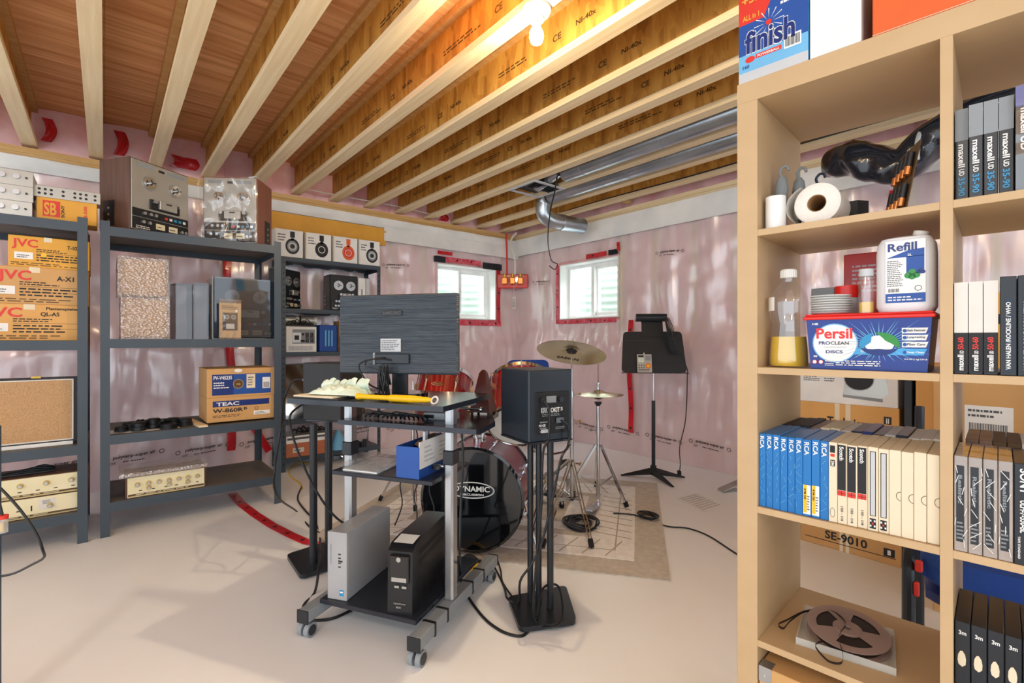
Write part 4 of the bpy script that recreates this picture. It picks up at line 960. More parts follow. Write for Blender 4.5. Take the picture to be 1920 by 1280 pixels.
# logo on front head : local frame of the drum, -z faces the viewer
q = bd.rotation_quaternion; upl = q.inverted() @ Vector((0,0,1)); rl = q.inverted() @ (Vector(cw(1, 0)).to_3d()); rl = (rl-Vector((0,0,1))*rl.z).normalized()
m = MB(); m.text('DYNAMIC', -.098, -.012, .196, .03, 'paper'); m.text('PERCUSSION', -.065, -.034, .13, .012, 'paper'); m.ring(0, -.004, .125, .004, 'paper', rz=.045); m.ring(0, -.004, .118, .0015, 'paper', rz=.041)
for i, v in enumerate(m.v): m.v[i] = tuple(rl*v[0] + upl*(v[2]+.055) + Vector((0,0,-.0098+v[1])))
m.build('head_logo', bd)
mt_ = MB(); T0 = bc+bx_*.2+Vector((0,0,BR)); qi = q.inverted()
L = lambda p: qi @ (Vector(p)-bc)
for s_ in (-.02, .02):
    o_ = Vector(cw(s_, 0)).to_3d(); mt_.cyl(L(T0+o_-Vector((0,0,.01))), L(T0+o_+Vector((0,0,.13))), .011, 'chrome', 12)
mt_.cyl(L(T0+Vector((0,0,-.01))), L(T0+Vector((0,0,.02))), .04, 'chrome', 16); mt_.build('tom_mount', bd)
for s_ in (-1, 1):
    a0 = bc+bx_*.1+Vector(cw(s_*.27, 0)).to_3d()-Vector((0,0,.05)); a1 = bc-bx_*.02+Vector(cw(s_*.36, 0)).to_3d(); a1.z = RUG+.012
    m = MB().cyl(L(a0), L(a1), .007, 'chrome', 10); m.cyl(L(a1+Vector((0,0,.03))), L(a1), .013, 'rubber', 10); m.build('spur', bd)
ax = cam_dir(.06, .62, .75).normalized()
t1 = drum('tom_drum', 'glossy bright red tom drum showing below the monitor', 'drum', cam_dir(-.40, 2.66, .745), cam_dir(.10, .5, .8).normalized(), .155, .24, 'tomred', 'drumwhite', 'drumwhite', 6, grp='tom drums of the kit', phi=.2)
q1 = t1.rotation_quaternion; inv = q1.inverted(); fr = inv @ cam_dir(-.1, -1, 0); fr.z = 0; fr.normalize(); sd = Vector((0,0,1)).cross(fr)
m = MB(); m.ring(0, 0, .036, .003, 'chrome', rz=.012); m.text('DYNAMIC', -.026, -.006, .052, .012, 'chrome')
for i, v in enumerate(m.v): m.v[i] = tuple(fr*.1525+sd*v[0]+Vector((0,0,.13+v[2])))
m.build('badge', t1)
t2 = drum('tom_drum', 'red tom drum mostly hidden behind the right studio monitor, pale bottom head showing', 'drum', cam_dir(.055, 2.52, .735), cam_dir(-.02, .72, .70).normalized(), .18, .26, 'tomred', 'drumwhite', 'drumwhite', 6, grp='tom drums of the kit', phi=.5)
# arms from mount to toms
for tt in (t1, t2):
    c_ = tt.location+tt.rotation_quaternion @ Vector((0, 0, .13)); st = T0+Vector((0,0,.1)); dr = (st-c_); dr = dr-tt.rotation_quaternion @ Vector((0,0,1))*0
    ed = c_+dr.normalized()*(.15 if tt is t1 else .175)
    iv = tt.rotation_quaternion.inverted(); m = MB().tube([iv @ (p-tt.location) for p in (ed, st.lerp(ed, .3)+Vector((0,0,.06)), st+Vector((*cw(-.035 if tt is t1 else .035, 0), .045)))], .011, 'chrome'); m.build('mount_arm', tt)
def tripod(t, cx, cy, z0, h, feet, zb=.0, spread_z=None, r=.007, name='leg'):
    hz = h
    for fx, fy in feet:
        m = MB(); f = Vector((fx, fy, zb+.012)); d_ = (f-Vector((cx, cy, 0))); d_.z = 0; d_.normalize(); top = Vector((cx, cy, hz))+d_*.018; s_ = Vector((-d_.y, d_.x, 0))*.009
        m.bar(top+s_, f+s_, .006, .014, 'chrome'); m.bar(top-s_, f-s_, .006, .014, 'chrome')
        mid = top.lerp(f, .5); m.bar(Vector((cx, cy, hz*.32))+d_*.015, mid, .005, .012, 'chrome'); lg = m.build(name, t)
        MB().bar(top.lerp(f, .93)+Vector((0,0,.004)), f, .026, .024, 'rubber').build('rubber_foot', lg)
# crash
cc = Vector(cw(.397, 3.25)); CZ = 1.105
t = thing('crash_cymbal_stand', 'chrome tripod stand holding the large tilted cymbal', 'cymbal stand', (cc.x, cc.y, RUG))
m = MB().cyl((0, 0, .12), (0, 0, .62), .0125, 'chrome', 14).build('lower_tube', t); m = MB().cyl((0, 0, .62), (0, 0, CZ-.14), .009, 'chrome', 12).build('upper_tube', t)
for z in (.34, .62, .8):
    m = MB().cyl((0, 0, z-.02), (0, 0, z+.02), .016, 'chrome', 14); m.cyl((0, 0, z), (.045, .03, z), .005, 'chrome', 8); m.bar((.04, .045, z), (.05, .015, z), .004, .018, 'brass' if z < .7 else 'chrome'); m.build('wing_clamp', t)
fs = [cw(.165, 2.70), cw(.44, 2.70), cw(.15, 3.66)]
tripod(t, 0, 0, 0, .36, [(x-cc.x, y-cc.y) for x, y in fs])
tl = cam_dir(.18, .36, 1).normalized()
bt = Vector((0, 0, CZ-.14)); cyc = Vector((0, 0, CZ))
MB().cyl((0, 0, CZ-.15), (0, 0, CZ-RUG-.05), .006, 'chrome', 10).build('tilter', t)
q = tl.to_track_quat('Z', 'Y'); 
c = thing('crash_cymbal', 'large bronze crash cymbal tilted on its chrome stand', 'cymbal', (cc.x, cc.y, CZ), rot=q, group='cymbals')
m = MB().lathe([(.006, .016), (.022, .014), (.04, .002), (.1, -.006), (.17, -.014), (.23, -.024), (.2305, -.0255), (.17, -.0158), (.1, -.0078), (.04, 0), (.022, .0125), (.006, .0145)], 'cymbal', 56).build('bronze_plate', c)
m = MB().lathe([(0, -.02), (.03, -.02), (.038, -.006), (.02, -.001), (0, -.001)], 'charcoal', 20); m.build('felt_washer', c)
MB().cyl((0, 0, -.02), (0, 0, .07), .005, 'chrome', 10).cyl((0, 0, .016), (0, 0, .032), .014, 'charcoal', 12).build('wing_nut', c)
qi2 = q.inverted(); dn = qi2 @ Vector(cam_dir(0, -1, 0)); dn.z = 0; dn.normalize(); rr = qi2 @ Vector(cw(1, 0)).to_3d(); rr.z = 0; rr.normalize()
m = MB(); m.text('SABIAN', -.075, -.01, .15, .03, 'ink')
for i, v in enumerate(m.v):
    x, z = v[0], v[2]; P_ = rr*x - dn*(.15-z); r_ = P_.length; m.v[i] = (P_.x, P_.y, -.006-(r_-.1)*.13-.004 if tl.dot(cam_dir(0,-1,0)) < 0 else .002-(r_-.04)*.115+.001)
m.build('maker_mark', c)
# hi-hat
hh = Vector(cw(.609, 3.46)); HZ = .79
t = thing('hi_hat_stand', 'chrome hi-hat stand right of the crash cymbal stand', 'cymbal stand', (hh.x, hh.y, RUG))
MB().cyl((0, 0, .02), (0, 0, HZ-.075), .0125, 'chrome', 14).build('lower_tube', t); MB().cyl((0, 0, HZ-.075), (0, 0, 1.02), .004, 'chrome', 8).build('pull_rod', t)
MB().lathe([(0, HZ-.105), (.008, HZ-.105), (.026, HZ-.075), (.026, HZ-.068), (0, HZ-.066)], 'satin', 18).build('seat_cup', t)
m = MB().cyl((0, 0, .5), (0, 0, .54), .017, 'chrome', 14); m.cyl((0, 0, .52), (-.045, -.02, .52), .005, 'chrome', 8); m.bar((-.05, -.035, .52), (-.045, -.005, .52), .004, .018, 'chrome'); m.build('wing_clamp', t)
fs = [cw(.79, 3.36), cw(.33, 3.40), cw(.66, 3.86)]
tripod(t, 0, 0, 0, .42, [(x-hh.x, y-hh.y) for x, y in fs])
u = (Vector(cw(-.25, -.6))).normalized(); u3 = Vector((u.x, u.y, 0))
MB().bar((u.x*.02, u.y*.02, .01), (u.x*.1, u.y*.1, .01), .05, .012, 'chrome').bar((u.x*.09, u.y*.09, .014), (u.x*.33, u.y*.33, .06), .07, .01, 'alu').build('foot_pedal', t)
for nm_, z, s_, l in (('hi_hat_cymbal', HZ-.03, -1, 'lower hi-hat cymbal facing up under its pair'), ('hi_hat_cymbal', HZ-.004, 1, 'upper hi-hat cymbal, flat and pale bronze')):
    c = thing(nm_, l, 'cymbal', (hh.x, hh.y, z+RUG-.0), 0, 'cymbals')
    MB().lathe([(.006, s_*.022), (.03, s_*.018), (.045, s_*.006), (.12, s_*-.004), (.178, s_*-.012), (.178, s_*-.0135), (.12, s_*-.0055), (.045, s_*.0045), (.03, s_*.0165), (.006, s_*.0205)], 'cymbal', 48).build('bronze_plate', c)
    if s_ > 0: MB().lathe([(.005, .023), (.014, .023), (.014, .04), (.008, .042), (.008, .055), (.013, .058), (.013, .068), (.005, .07)], 'chrome', 16).build('clutch', c)
# stand left behind cart
lc = Vector(cw(-.90*.8, 3.15))
p = on_z(775, 940, 0); lc = Vector((p.x, p.y))
t = thing('cymbal_stand', 'bare chrome tripod stand behind the cart with no cymbal', 'cymbal stand', (lc.x, lc.y, RUG))
MB().cyl((0, 0, .03), (0, 0, .75), .0125, 'chrome', 14).build('lower_tube', t); MB().cyl((0, 0, .75), (0, 0, .86), .008, 'chrome', 12).build('upper_tube', t)
MB().cyl((0, 0, .3), (0, 0, .34), .018, 'chrome', 12).build('wing_clamp', t)
fl = on_z(712, 944, 0); tripod(t, 0, 0, 0, .42, [(fl.x-lc.x, fl.y-lc.y), (.05, .33), (.25, -.12)])
# snare behind right stand
sc = Vector(cw(.24, 3.15))
t = thing('snare_stand', 'low chrome snare stand behind the right studio monitor', 'drum stand', (sc.x, sc.y, RUG))
MB().cyl((0, 0, .05), (0, 0, .42), .012, 'chrome', 12).build('lower_tube', t)
tripod(t, 0, 0, 0, .3, [(-.24, -.05), (.1, -.25), (-.1, .22)])
m = MB()
for k in range(3):
    a_ = k*2*PI/3+.4; m.tube([(0, 0, .42), (.1*math.cos(a_), .1*math.sin(a_), .45), (.15*math.cos(a_), .15*math.sin(a_), .5)], .007, 'chrome')
m.build('basket', t)
# pedals and black gear heap
ph = Vector(cw(.36, 3.62))
t = thing('drum_pedal', 'black and chrome kick pedal lying among stand legs on the rug', 'pedal', (ph.x, ph.y, RUG), PR(20))
MB().box(-.15, .12, -.05, .05, 0, .008, 'satin').build('base_plate', t); MB().xprism([(-.04, .008), (.04, .008), (.04, .02), (-.04, .02)], -.14, .1, 'black').build('footboard', t)
m = MB()
for y in (-.05, .05): m.box(.07, .1, y-.008, y+.008, .008, .16, 'chrome')
m.cyl((.085, -.05, .14), (.085, .05, .14), .006, 'chrome', 10); m.build('pedal_post', t)
MB().cyl((.085, 0, .14), (.03, 0, .26), .004, 'chrome', 8).cyl((.05, 0, .26), (.0, 0, .245), .025, 'charcoal', 14).build('beater', t)
m = MB()
for k in range(12):
    a_ = random.random()*6.28; r_ = .05+.07*random.random(); m.tube([(r_*math.cos(a_+j), r_*math.sin(a_+j), .008+.03*random.random()) for j in range(5)], .006, 'black', 6)
p = on_z(1090, 990, 0); m.build('cable_tangle', None, (p.x, p.y, RUG), 0, 'tangle of black cables on the rug between the cymbal stands', 'cable')
p = on_z(1356, 922, 0)
t = thing('drum_pedal', 'silver kick pedal on the floor near the back wall by the bookcase', 'pedal', (p.x, p.y, 0), PR(62), 'kick pedals')
MB().box(-.02, .26, -.045, .045, 0, .008, 'lightgrey').build('base_plate', t)
m = MB().add([(-.02, -.04, .012), (-.02, .04, .012), (.24, .034, .1), (.24, -.034, .1), (-.02, -.04, .02), (-.02, .04, .02), (.24, .034, .108), (.24, -.034, .108)], [(0,1,2,3), (7,6,5,4), (0,4,5,1), (1,5,6,2), (2,6,7,3), (3,7,4,0)], 'silver')
for i in range(4): m.box(.08+.02*i, .09+.02*i, -.025, .025, .05+.0068*i, .055+.0068*i, 'ink')
m.disc(0, 0, .001, 'ink'); m.build('footboard', t)
m = MB().cyl((.25, -.06, .19), (.25, .06, .19), .006, 'chrome', 10)
for y in (-.055, .055): m.box(.24, .26, y-.007, y+.007, 0, .2, 'chrome')
m.build('pedal_post', t)
MB().cyl((.25, .0, .19), (.21, 0, .3), .004, 'chrome', 8).cyl((.225, 0, .3), (.19, 0, .285), .028, 'drumwhite', 18).build('beater', t)
# rug
F_ = Vector(cw(.764, 2.358)); a_ = Vector(cw(-.969, .248)).normalized(); b_ = Vector((a_.y, -a_.x)); 
if b_.dot(Vector((FX, FY))) < 0: b_ = -b_
RW, RD = 2.02, 1.68
m = MB(); rz_ = math.atan2(-a_.y, -a_.x)
oR = F_+a_*RW
m.box(0, RW, 0, RD, 0, RUG-.004, 'rugtan')
m.grid(lambda s, t: (RW*s, RD*t, RUG-.003+.002*nz(s*30, t*30, 1)), 60, 50, 'rugtan')
def inset(i, mt_, e): m.box(i, RW-i, i, RD-i, RUG-.004, RUG+e, mt_)
inset(.17, 'rugwhite', .0); inset(.27, 'ruggroove', .0006); inset(.278, 'rugwhite', .0012); inset(.42, 'rugtan', .0016); inset(.50, 'rugwhite', .0022); inset(.62, 'rugtan', .0028); 
for k in range(14):
    x = .2+k*.125; 
    if x < RW-.24: m.bar((x, .19, RUG+.0016), (x+.08, .40, RUG+.0016), .008, .001, 'ruggroove'); m.bar((x, RD-.19, RUG+.0016), (x+.08, RD-.40, RUG+.0016), .008, .001, 'ruggroove')
for k in range(9):
    y = .45+k*.1
    if y < RD-.45: m.bar((.19, y, RUG+.0016), (.40, y+.06, RUG+.0016), .008, .001, 'ruggroove'); m.bar((RW-.19, y, RUG+.0016), (RW-.40, y+.06, RUG+.0016), .008, .001, 'ruggroove')
m.build('area_rug', None, (oR.x, oR.y, 0), rz_, 'pale carved rug with tan border lying under the drum kit', 'rug')
# sheet music
P = [on_z(x, y, .001) for x, y in ((1266, 933), (1304, 924), (1362, 947), (1320, 960))]
m = MB(); m.add([tuple(p) for p in P]+[(p.x, p.y, .0018) for p in P], [(3,2,1,0), (4,5,6,7), (0,1,5,4), (1,2,6,5), (2,3,7,6), (3,0,4,7)], 'paper')
for i in range(8):
    s0 = .08+.11*i
    for q_ in range(3):
        s = s0+.02*q_; A = P[0].lerp(P[3], s).lerp(P[1].lerp(P[2], s), .08); B = P[0].lerp(P[3], s).lerp(P[1].lerp(P[2], s), .92); D = (P[3]-P[0])*.006
        m.add([A+Vector((0,0,.001)), B+Vector((0,0,.001)), B+D+Vector((0,0,.001)), A+D+Vector((0,0,.001))], [(0,1,2,3)], 'inkgrey')
m.build('sheet_music', label='white sheet of printed music lying on the floor by the rug', cat='paper')
# music stand
mp = Vector(cw(1.2, 4.15)); mz = math.atan2(RY, RX)-.1
t = thing('music_stand', 'black music stand with tripod base near the back wall', 'music stand', (mp.x, mp.y, 0), mz)
MB().cyl((0, 0, .06), (0, 0, .66), .016, 'satin', 16).build('lower_tube', t); MB().cyl((0, 0, .66), (0, 0, .98), .007, 'chrome', 12).build('upper_tube', t)
MB().cyl((0, 0, .03), (0, 0, .11), .026, 'satin', 16).build('hub', t)
for a_ in (-1.15, .15, 2.95):
    c_, s_ = math.cos(a_), math.sin(a_); n_ = Vector((-s_, c_, 0)); e_ = Vector((c_*.27, s_*.27, 0)); s0 = Vector((c_*.02, s_*.02, 0))
    m = MB().add([s0+n_*.028+Vector((0,0,.06)), s0-n_*.028+Vector((0,0,.06)), e_-n_*.012+Vector((0,0,.002)), e_+n_*.012+Vector((0,0,.002)), s0+Vector((0,0,.09)), e_+Vector((0,0,.012)), s0+n_*.028+Vector((0,0,.035)), s0-n_*.028+Vector((0,0,.035))], [(0,4,5,3), (4,1,2,5), (1,7,2), (0,3,6), (6,3,2,7), (3,5,2), (0,6,7,1,4)], 'satin'); m.build('leg', t)
d = MB(); z0, z1 = .90, 1.245
def dy(z): return -.03+(z-z0)*.25
sh = poly_round([(-.27, z0), (.27, z0), (.245, z1), (-.245, z1)], .035)
n = len(sh); d.add([(x, dy(z), z) for x, z in sh]+[(x, dy(z)+.004, z) for x, z in sh], [tuple(range(n)), tuple(reversed(range(n, 2*n)))]+[(i, n+i, n+(i+1)%n, (i+1)%n) for i in range(n)], 'satin')
for z in (z0+.07, z1-.08): d.xprism([(dy(z)-.003, z), (dy(z), z), (dy(z)+.001, z+.006), (dy(z)-.003, z+.006)], -.25, .25, 'charcoal')
d.build('desk_panel', t)
MB().box(-.275, .275, -.075, -.028, z0-.006, z0, 'satin', .001).build('ledge', t)
t2 = thing('stand_lamp', 'black clip lamp with its cord on top of the music stand', 'lamp', (mp.x, mp.y, 0), mz)
MB().xprism([(dy(1.2)-.006, 1.2), (dy(1.2)-.001, 1.2), (dy(1.34)-.001, 1.34), (dy(1.34)-.006, 1.34)], -.09, .09, 'black').build('clip_arm', t2)
MB().cyl((-.14, dy(1.34)-.02, 1.365), (.12, dy(1.34)-.02, 1.365), .035, 'satin', 20).build('lamp_shade', t2)
m = MB()
for k in range(5): m.tube([(.08+.01*k, -.03, 1.36), (.1+.012*k, -.07, 1.27), (.12+.014*k, -.05+.004*k, 1.14), (.15+.02*k, -.06, 1.06), (.11+.01*k, -.055, 1.2), (.09, -.03, 1.35)], .0035, 'black', 5)
m.build('cord_loops', t2)
m = MB().tube([(.1, -.05, 1.36), (.16, -.09, 1.15), (.25, -.09, .95), (.26, -.075, .85), (.27, .02, .5), (.24, .1, .25), (.25, .12, .1), (.24, .12, .012)], .004, 'black', 6); m.box(.225, .255, .1, .14, 0, .04, 'black', .004); m.build('hanging_cord', t2)
t3 = thing('tuner', 'small silver tuner with orange dial leaning on the music stand', 'tuner', (mp.x, mp.y, 0), mz)
x0, zz0 = -.08, z0+.0005
def tp(z): return dy(z)-.027
m = MB().xprism([(tp(z0)-.0, zz0), (tp(z0)+.018, zz0), (tp(z0+.15)+.018, zz0+.15), (tp(z0+.15), zz0+.15)], x0-.06, x0+.06, 'silver').build('tuner_body', t3)
sl = .25
def onf(mm, nm_):
    for i, v in enumerate(mm.v): mm.v[i] = (v[0], tp(v[2])+v[1]-.0005, v[2])
    mm.build(nm_, t3)
onf(MB().q(x0-.05, z0+.085, .045, .04, 'leaf').q(x0-.05, z0+.128, .045, .015, 'ink'), 'display'); mm = MB().disc(x0+.03, z0+.055, .022, 'orange').disc(x0+.03, z0+.055, .014, 'yellow', e=.001); onf(mm, 'dial')
mm = MB()
for i in range(3):
    for j in range(2): mm.disc(x0-.045+.02*i, z0+.06-.02*j, .005, 'ink', n=10)
mm.q(x0+.008, z0+.1, .045, .04, 'grey'); mm.fine(x0-.05, z0+.01, .1, .02, 2, 'ink'); onf(mm, 'buttons')
MB().cyl((x0, tp(z0+.15)+.009, z0+.15), (x0, tp(z0+.15)+.009, z0+.165), .006, 'offwhite', 10).build('jack_plug', t3)
# blue chair behind drums
p = Vector(cw(.10, 4.85))
t = thing('blue_chair', 'blue backed chair behind the drum kit in the room corner', 'chair', (p.x, p.y, 0), math.atan2(RY, RX)+PI+.25, 'blue chairs')
m = MB(); sh = poly_round([(-.22, .72), (.22, .72), (.20, .985), (-.20, .985)], .06); n = len(sh)
m.add([(x, .20+.05*(z-.7)+.02*(x/.2)**2*-1, z) for x, z in sh]+[(x, .235+.05*(z-.7)-.02*(x/.2)**2, z) for x, z in sh], [tuple(range(n)), tuple(reversed(range(n, 2*n)))]+[(i, n+i, n+(i+1)%n, (i+1)%n) for i in range(n)], 'bluefabric'); m.build('backrest', t)
MB().box(-.23, .23, -.25, .2, .42, .48, 'bluefabric', .02).build('seat', t)
for x in (-.2, .2):
    MB().tube([(x, .21, .85), (x, .21, .45), (x, .24, 0)], .012, 'satin').build('leg', t); MB().tube([(x, -.2, .44), (x, -.24, 0)], .012, 'satin').build('leg', t)
# floor cables
def cable(pts, r, lbl, mt_='black'):
    return MB().tube(pts, r, mt_, 7).build('floor_cable', None, (0,0,0), 0, lbl, 'cable')
Z = .005
cable([on_z(x, y, z) for x, y, z in ((1150, 962, RUG+.006), (1190, 965, RUG+.008), (1225, 978, Z), (1255, 987, Z), (1290, 990, Z), (1330, 1005, Z), (1378, 1036, Z), (1420, 1060, Z))], .0045, 'black cable running right over the floor from the rug')
m = MB(); c_ = on_z(1215, 970, Z+.01)
for k in range(4): m.tube([(c_.x+(.05+.008*k)*math.cos(j*PI/4+k), c_.y+(.035+.006*k)*math.sin(j*PI/4+k), RUG+.006+.006*k) for j in range(9)], .004, 'black', 6)
m.build('cable_coil', None, (0,0,0), 0, 'small coil of black cable at the right edge of the rug', 'cable')
pl = on_d(566, 724, 2.47); pr2 = on_d(566, 770, 2.47)
def onl(x, y, z):
    c, s = math.cos(rzl), math.sin(rzl); return Vector((a0_.x+c*x-s*y, a0_.y+s*x+c*y, .7472+z))
a0_ = Vector(cw(-1.107, 2.59))
cable([onl(-.03, .04, .206), onl(-.09, .03, .2), onl(-.14, .02, .1)]+[on_d(x, y, 2.45) for x, y in ((527, 800), (515, 880), (520, 930))]+[on_z(x, y, Z) for x, y in ((556, 958), (578, 985), (600, 1000))], .0055, 'black cable looping from the left speaker toward the rack foot')
cable([onl(-.03, .04, .078)]+[on_d(x, y, 2.35) for x, y in ((546, 775), (545, 800), (560, 850), (590, 915), (625, 965), (660, 990))]+[on_d(700, 1015, 2.3)], .0055, 'black cable dropping from the left speaker to behind the tower')
cable([on_z(x, y, Z) for x, y in ((590, 870), (560, 868), (543, 880), (545, 893), (562, 905), (567, 915))], .005, 'yellow cable curving on the floor behind the left speaker stand', 'yellow')
cable([on_z(x, y, Z) for x, y in ((566, 912), (558, 935), (575, 960), (590, 975), (600, 1010))]+[on_d(598, 1060, 2.2)]+[on_z(x, y, Z) for x, y in ((590, 1110), (569, 1135), (575, 1160), (620, 1160), (660, 1143))], .006, 'black cable from the yellow lead past the left cart caster')
cable([on_z(x, y, Z) for x, y in ((862, 1060), (868, 1100), (900, 1150), (935, 1180), (970, 1192), (988, 1186))]+[Vector((*cw(.10, 1.99), .04))], .006, 'thick black cable sagging over the floor to the right stand base')
def spk(x, y, z):
    c, s = math.cos(rzs), math.sin(rzs); return Vector((m0.x+c*x-s*y, m0.y+s*x+c*y, SZ+z))
cable([spk(.062, -.018, .165), spk(.075, -.035, .13), spk(.075, -.03, .02)]+[on_d(x, y, 1.9) for x, y in ((1018, 850), (1015, 950), (1005, 1060))]+[Vector((*cw(.09, 1.97), .04)), Vector((*cw(.17, 1.93), .036)), Vector((*cw(.21, 2.02), .04)), Vector((*cw(.2, 2.12), .1)), Vector((*cw(.13, 2.06), .12)), Vector((*cw(.1, 1.98), .05))], .005, 'black cable running down the right speaker stand into a loop on its base')
cable([spk(.15, -.012, .08), spk(.17, -.03, .06), spk(.17, -.03, -.02)]+[on_d(x, y, 1.9) for x, y in ((1052, 860), (1035, 940), (1015, 1020), (995, 1060), (975, 1090))]+[Vector((*cw(.03, 2.1), .036)), Vector((*cw(-.02, 2.14), .036))]+[on_z(x, y, Z) for x, y in ((945, 1100), (925, 1060), (905, 1045), (895, 1035))], .005, 'black power lead hanging from the right speaker to the base plate edge')
for i, (a1, b1, l) in enumerate((((775, 815), (740, 985), 'thin black lead hanging behind the middle shelf, left one'), ((800, 830), (768, 1010), 'thin black lead hanging behind the middle shelf, centre one'), ((822, 830), (800, 995), 'thin black lead hanging behind the middle shelf, right one'))):
    cable([on_d(a1[0], a1[1]-40, 2.28), on_d(a1[0]+8, a1[1]+30, 2.3), on_d((a1[0]+b1[0])/2-6, (a1[1]+b1[1])/2, 2.32), on_d(b1[0]+14, b1[1]-40, 2.3), on_d(b1[0], b1[1], 2.28)], .0032, l)
cable([on_d(865, 805, 1.93), on_d(868, 860, 1.93), on_d(864, 950, 1.93), on_d(862, 1040, 1.93), on_z(864, 1085, Z)], .005, 'black cable running down beside the right cart upright')
cable([on_z(x, y, Z) for x, y in ((905, 1030), (925, 1036), (938, 1065), (942, 1090), (960, 1118))], .004, 'thin black cable on the floor from the bass drum to the stand base')
# ceiling things
t = thing('light_bulb', 'bare glowing bulb in a white porcelain socket under a joist', 'light bulb', (BULB[0], BULB[1]+.025, ZJ))
MB().lathe([(0, 0), (.062, 0), (.062, -.012), (.05, -.028), (.03, -.034), (.03, -.05), (0, -.05)], 'porcelain', 28).build('socket', t)
MB().cyl((0, 0, -.05), (0, 0, -.062), .013, 'brass', 14).build('screw_base', t)
bl = MB().lathe([(.013, -.06), (.018, -.075), (.029, -.1), (.031, -.118), (.024, -.14), (.01, -.15), (0, -.151)], 'bulb', 24).build('glass_bulb', t); bl.visible_shadow = True
for y, x0, x1, l in ((3.055, -2.95, .9, 'long round galvanised duct ending at the ceiling register'), (3.42, -3.5, .9, 'long round galvanised duct ending in an elbow near the back wall')):
    t = thing('duct', l, 'duct', (0, y, 2.615), 0, 'round galvanised ducts between joists')
    MB().cyl((x0, 0, 0), (x1, 0, 0), .075, 'galv', 28).build('duct_pipe', t)
    for k in range(5): MB().cyl((x0+.2+.75*k, 0, 0), (x0+.215+.75*k, 0, 0), .078, 'galv', 28).build('duct_seam', t)
t = thing('ceiling_register', 'square vent register hanging open at the end of the first duct', 'vent', (-3.32, 3.06, ZJ-.002))
m = MB().box(-.18, .18, -.19, -.165, -.012, 0, 'lightgrey').box(-.18, .18, .165, .19, -.012, 0, 'lightgrey').box(-.18, -.155, -.165, .165, -.012, 0, 'lightgrey').box(.155, .18, -.165, .165, -.012, 0, 'lightgrey').build('frame', t)
MB().box(-.155, .155, -.165, .165, .02, .024, 'charcoal').build('backing', t)
for k in range(9): MB().bar((-.0+.0, -.1+.03*k, -.004), (.155, -.1+.03*k, -.004), .004, .016, 'satin').build('slat', t)
MB().tube([(.0, 0, .03), (.15, 0, .06), (.3, -.01, .09)], .06, 'galv', 16).build('boot', t)
t = thing('duct_elbow', 'shiny galvanised elbow and short pipe hanging below the joists', 'duct', (-3.56, 3.42, 2.615), 0, 'round galvanised ducts between joists')
m = MB()
m.tube([(.045, 0, 0), (0, 0, 0), (-.04, 0, -.04), (-.05, 0, -.1), (-.05, .02, -.17), (-.03, .1, -.215), (-.0, .22, -.225)], .078, 'galv', 24, 4); m.build('elbow', t)
MB().cyl((0, .2, -.225), (.03, .5, -.225), .08, 'galv', 24).build('short_pipe', t); MB().cyl((0, .2, -.225), (.003, .225, -.225), .084, 'galv', 24).build('duct_seam', t)
def hang(nm, pts, r, mt_, lbl, cat='wire'): return MB().tube(pts, r, mt_, 6).build(nm, None, (0,0,0), 0, lbl, cat)
hang('hanging_wire', [on_d(1047, 285, 4.15), on_d(1052, 305, 4.15), on_d(1044, 335, 4.2), on_d(1040, 360, 4.4), on_d(1033, 390, 4.62), on_d(1028, 430, 4.75), on_d(1028, 460, 5.2), on_d(1034, 488, 5.55), on_d(1045, 495, 5.55), on_d(1040, 505, 5.55), on_d(1030, 498, 5.55)], .006, 'black', 'thin black wire dangling from the joists past the duct elbow')
yw = 1.41-.02
hang('electrical_cable', [(-4.8, 1.075, 2.63), (-4.2, 1.082, 2.66), (-3.4, 1.085, 2.70), (-2.7, 1.086, 2.76), (-2.0, 1.088, 2.80), (-1.2, 1.088, 2.82), (0, 1.088, 2.82)], .007, 'orange', 'orange electrical cable clipped along a joist web')
hang('electrical_cable', [(-4.8, 1.09, 2.62), (-4.2, 1.09, 2.635), (-3.4, 1.092, 2.66), (-2.7, 1.092, 2.72), (-2.0, 1.095, 2.79), (-1.2, 1.095, 2.80), (0, 1.095, 2.80)], .006, 'grey', 'grey electrical cable running with the orange one along a joist')
hang('electrical_cable', [(-4.86, 1.45, 2.62), (-4.8, 1.9, 2.60), (-4.82, 2.4, 2.61), (-4.85, 2.9, 2.6)], .006, 'offwhite', 'white cable strung across the joist ends on the left wall')
yb_ = on_y(1300, 345, 4.1)
hang('electrical_cable', [(-4.2, 3.93, 2.60), (-3.2, 3.925, 2.61), (-2.2, 3.92, 2.60), (-1.2, 3.92, 2.61), (0, 3.92, 2.6)], .006, 'black', 'dark cable running under the last joist near the back wall')
# ================================================================ bookcase on the right
BRZ = math.atan2(.0932, .9956)
BX, BY = cw(.629, 1.254)
BC, BS = math.cos(BRZ), math.sin(BRZ)
def bk(px, py=640, y=0.0):                     # pixel -> place on a plane parallel to the bookcase front, y behind it
    t = (px-960)/FPX; s = (t*(1.254+.709*y)-(.629+.705*y))/(.709+.705*t); d = 1.254-.705*s+.709*y
    return s, CAMZ-(py-640)*d/FPX
def bw_(x, y, z=0): return Vector((BX+BC*x-BS*y, BY+BS*x+BC*y, z))
BD = .385
t = thing('bookcase', 'tall open maple bookcase filling the right side, packed with tape boxes', 'bookcase', (BX, BY, 0), BRZ)
MB().box(-.05, 0, 0, BD, 0, 1.782, 'maple', .0008).build('side_panel', t)
MB().box(.726, .776, 0, BD, 0, 1.782, 'maple', .0008).build('side_panel', t)
MB().box(-.05, .776, 0, BD, 1.782, 1.835, 'maple', .0008).build('top_panel', t)
MB().box(0, .726, 0, BD, 0, .042, 'maple', .0008).build('bottom_panel', t)
SHZ = [1.447, 1.094, .737, .395]
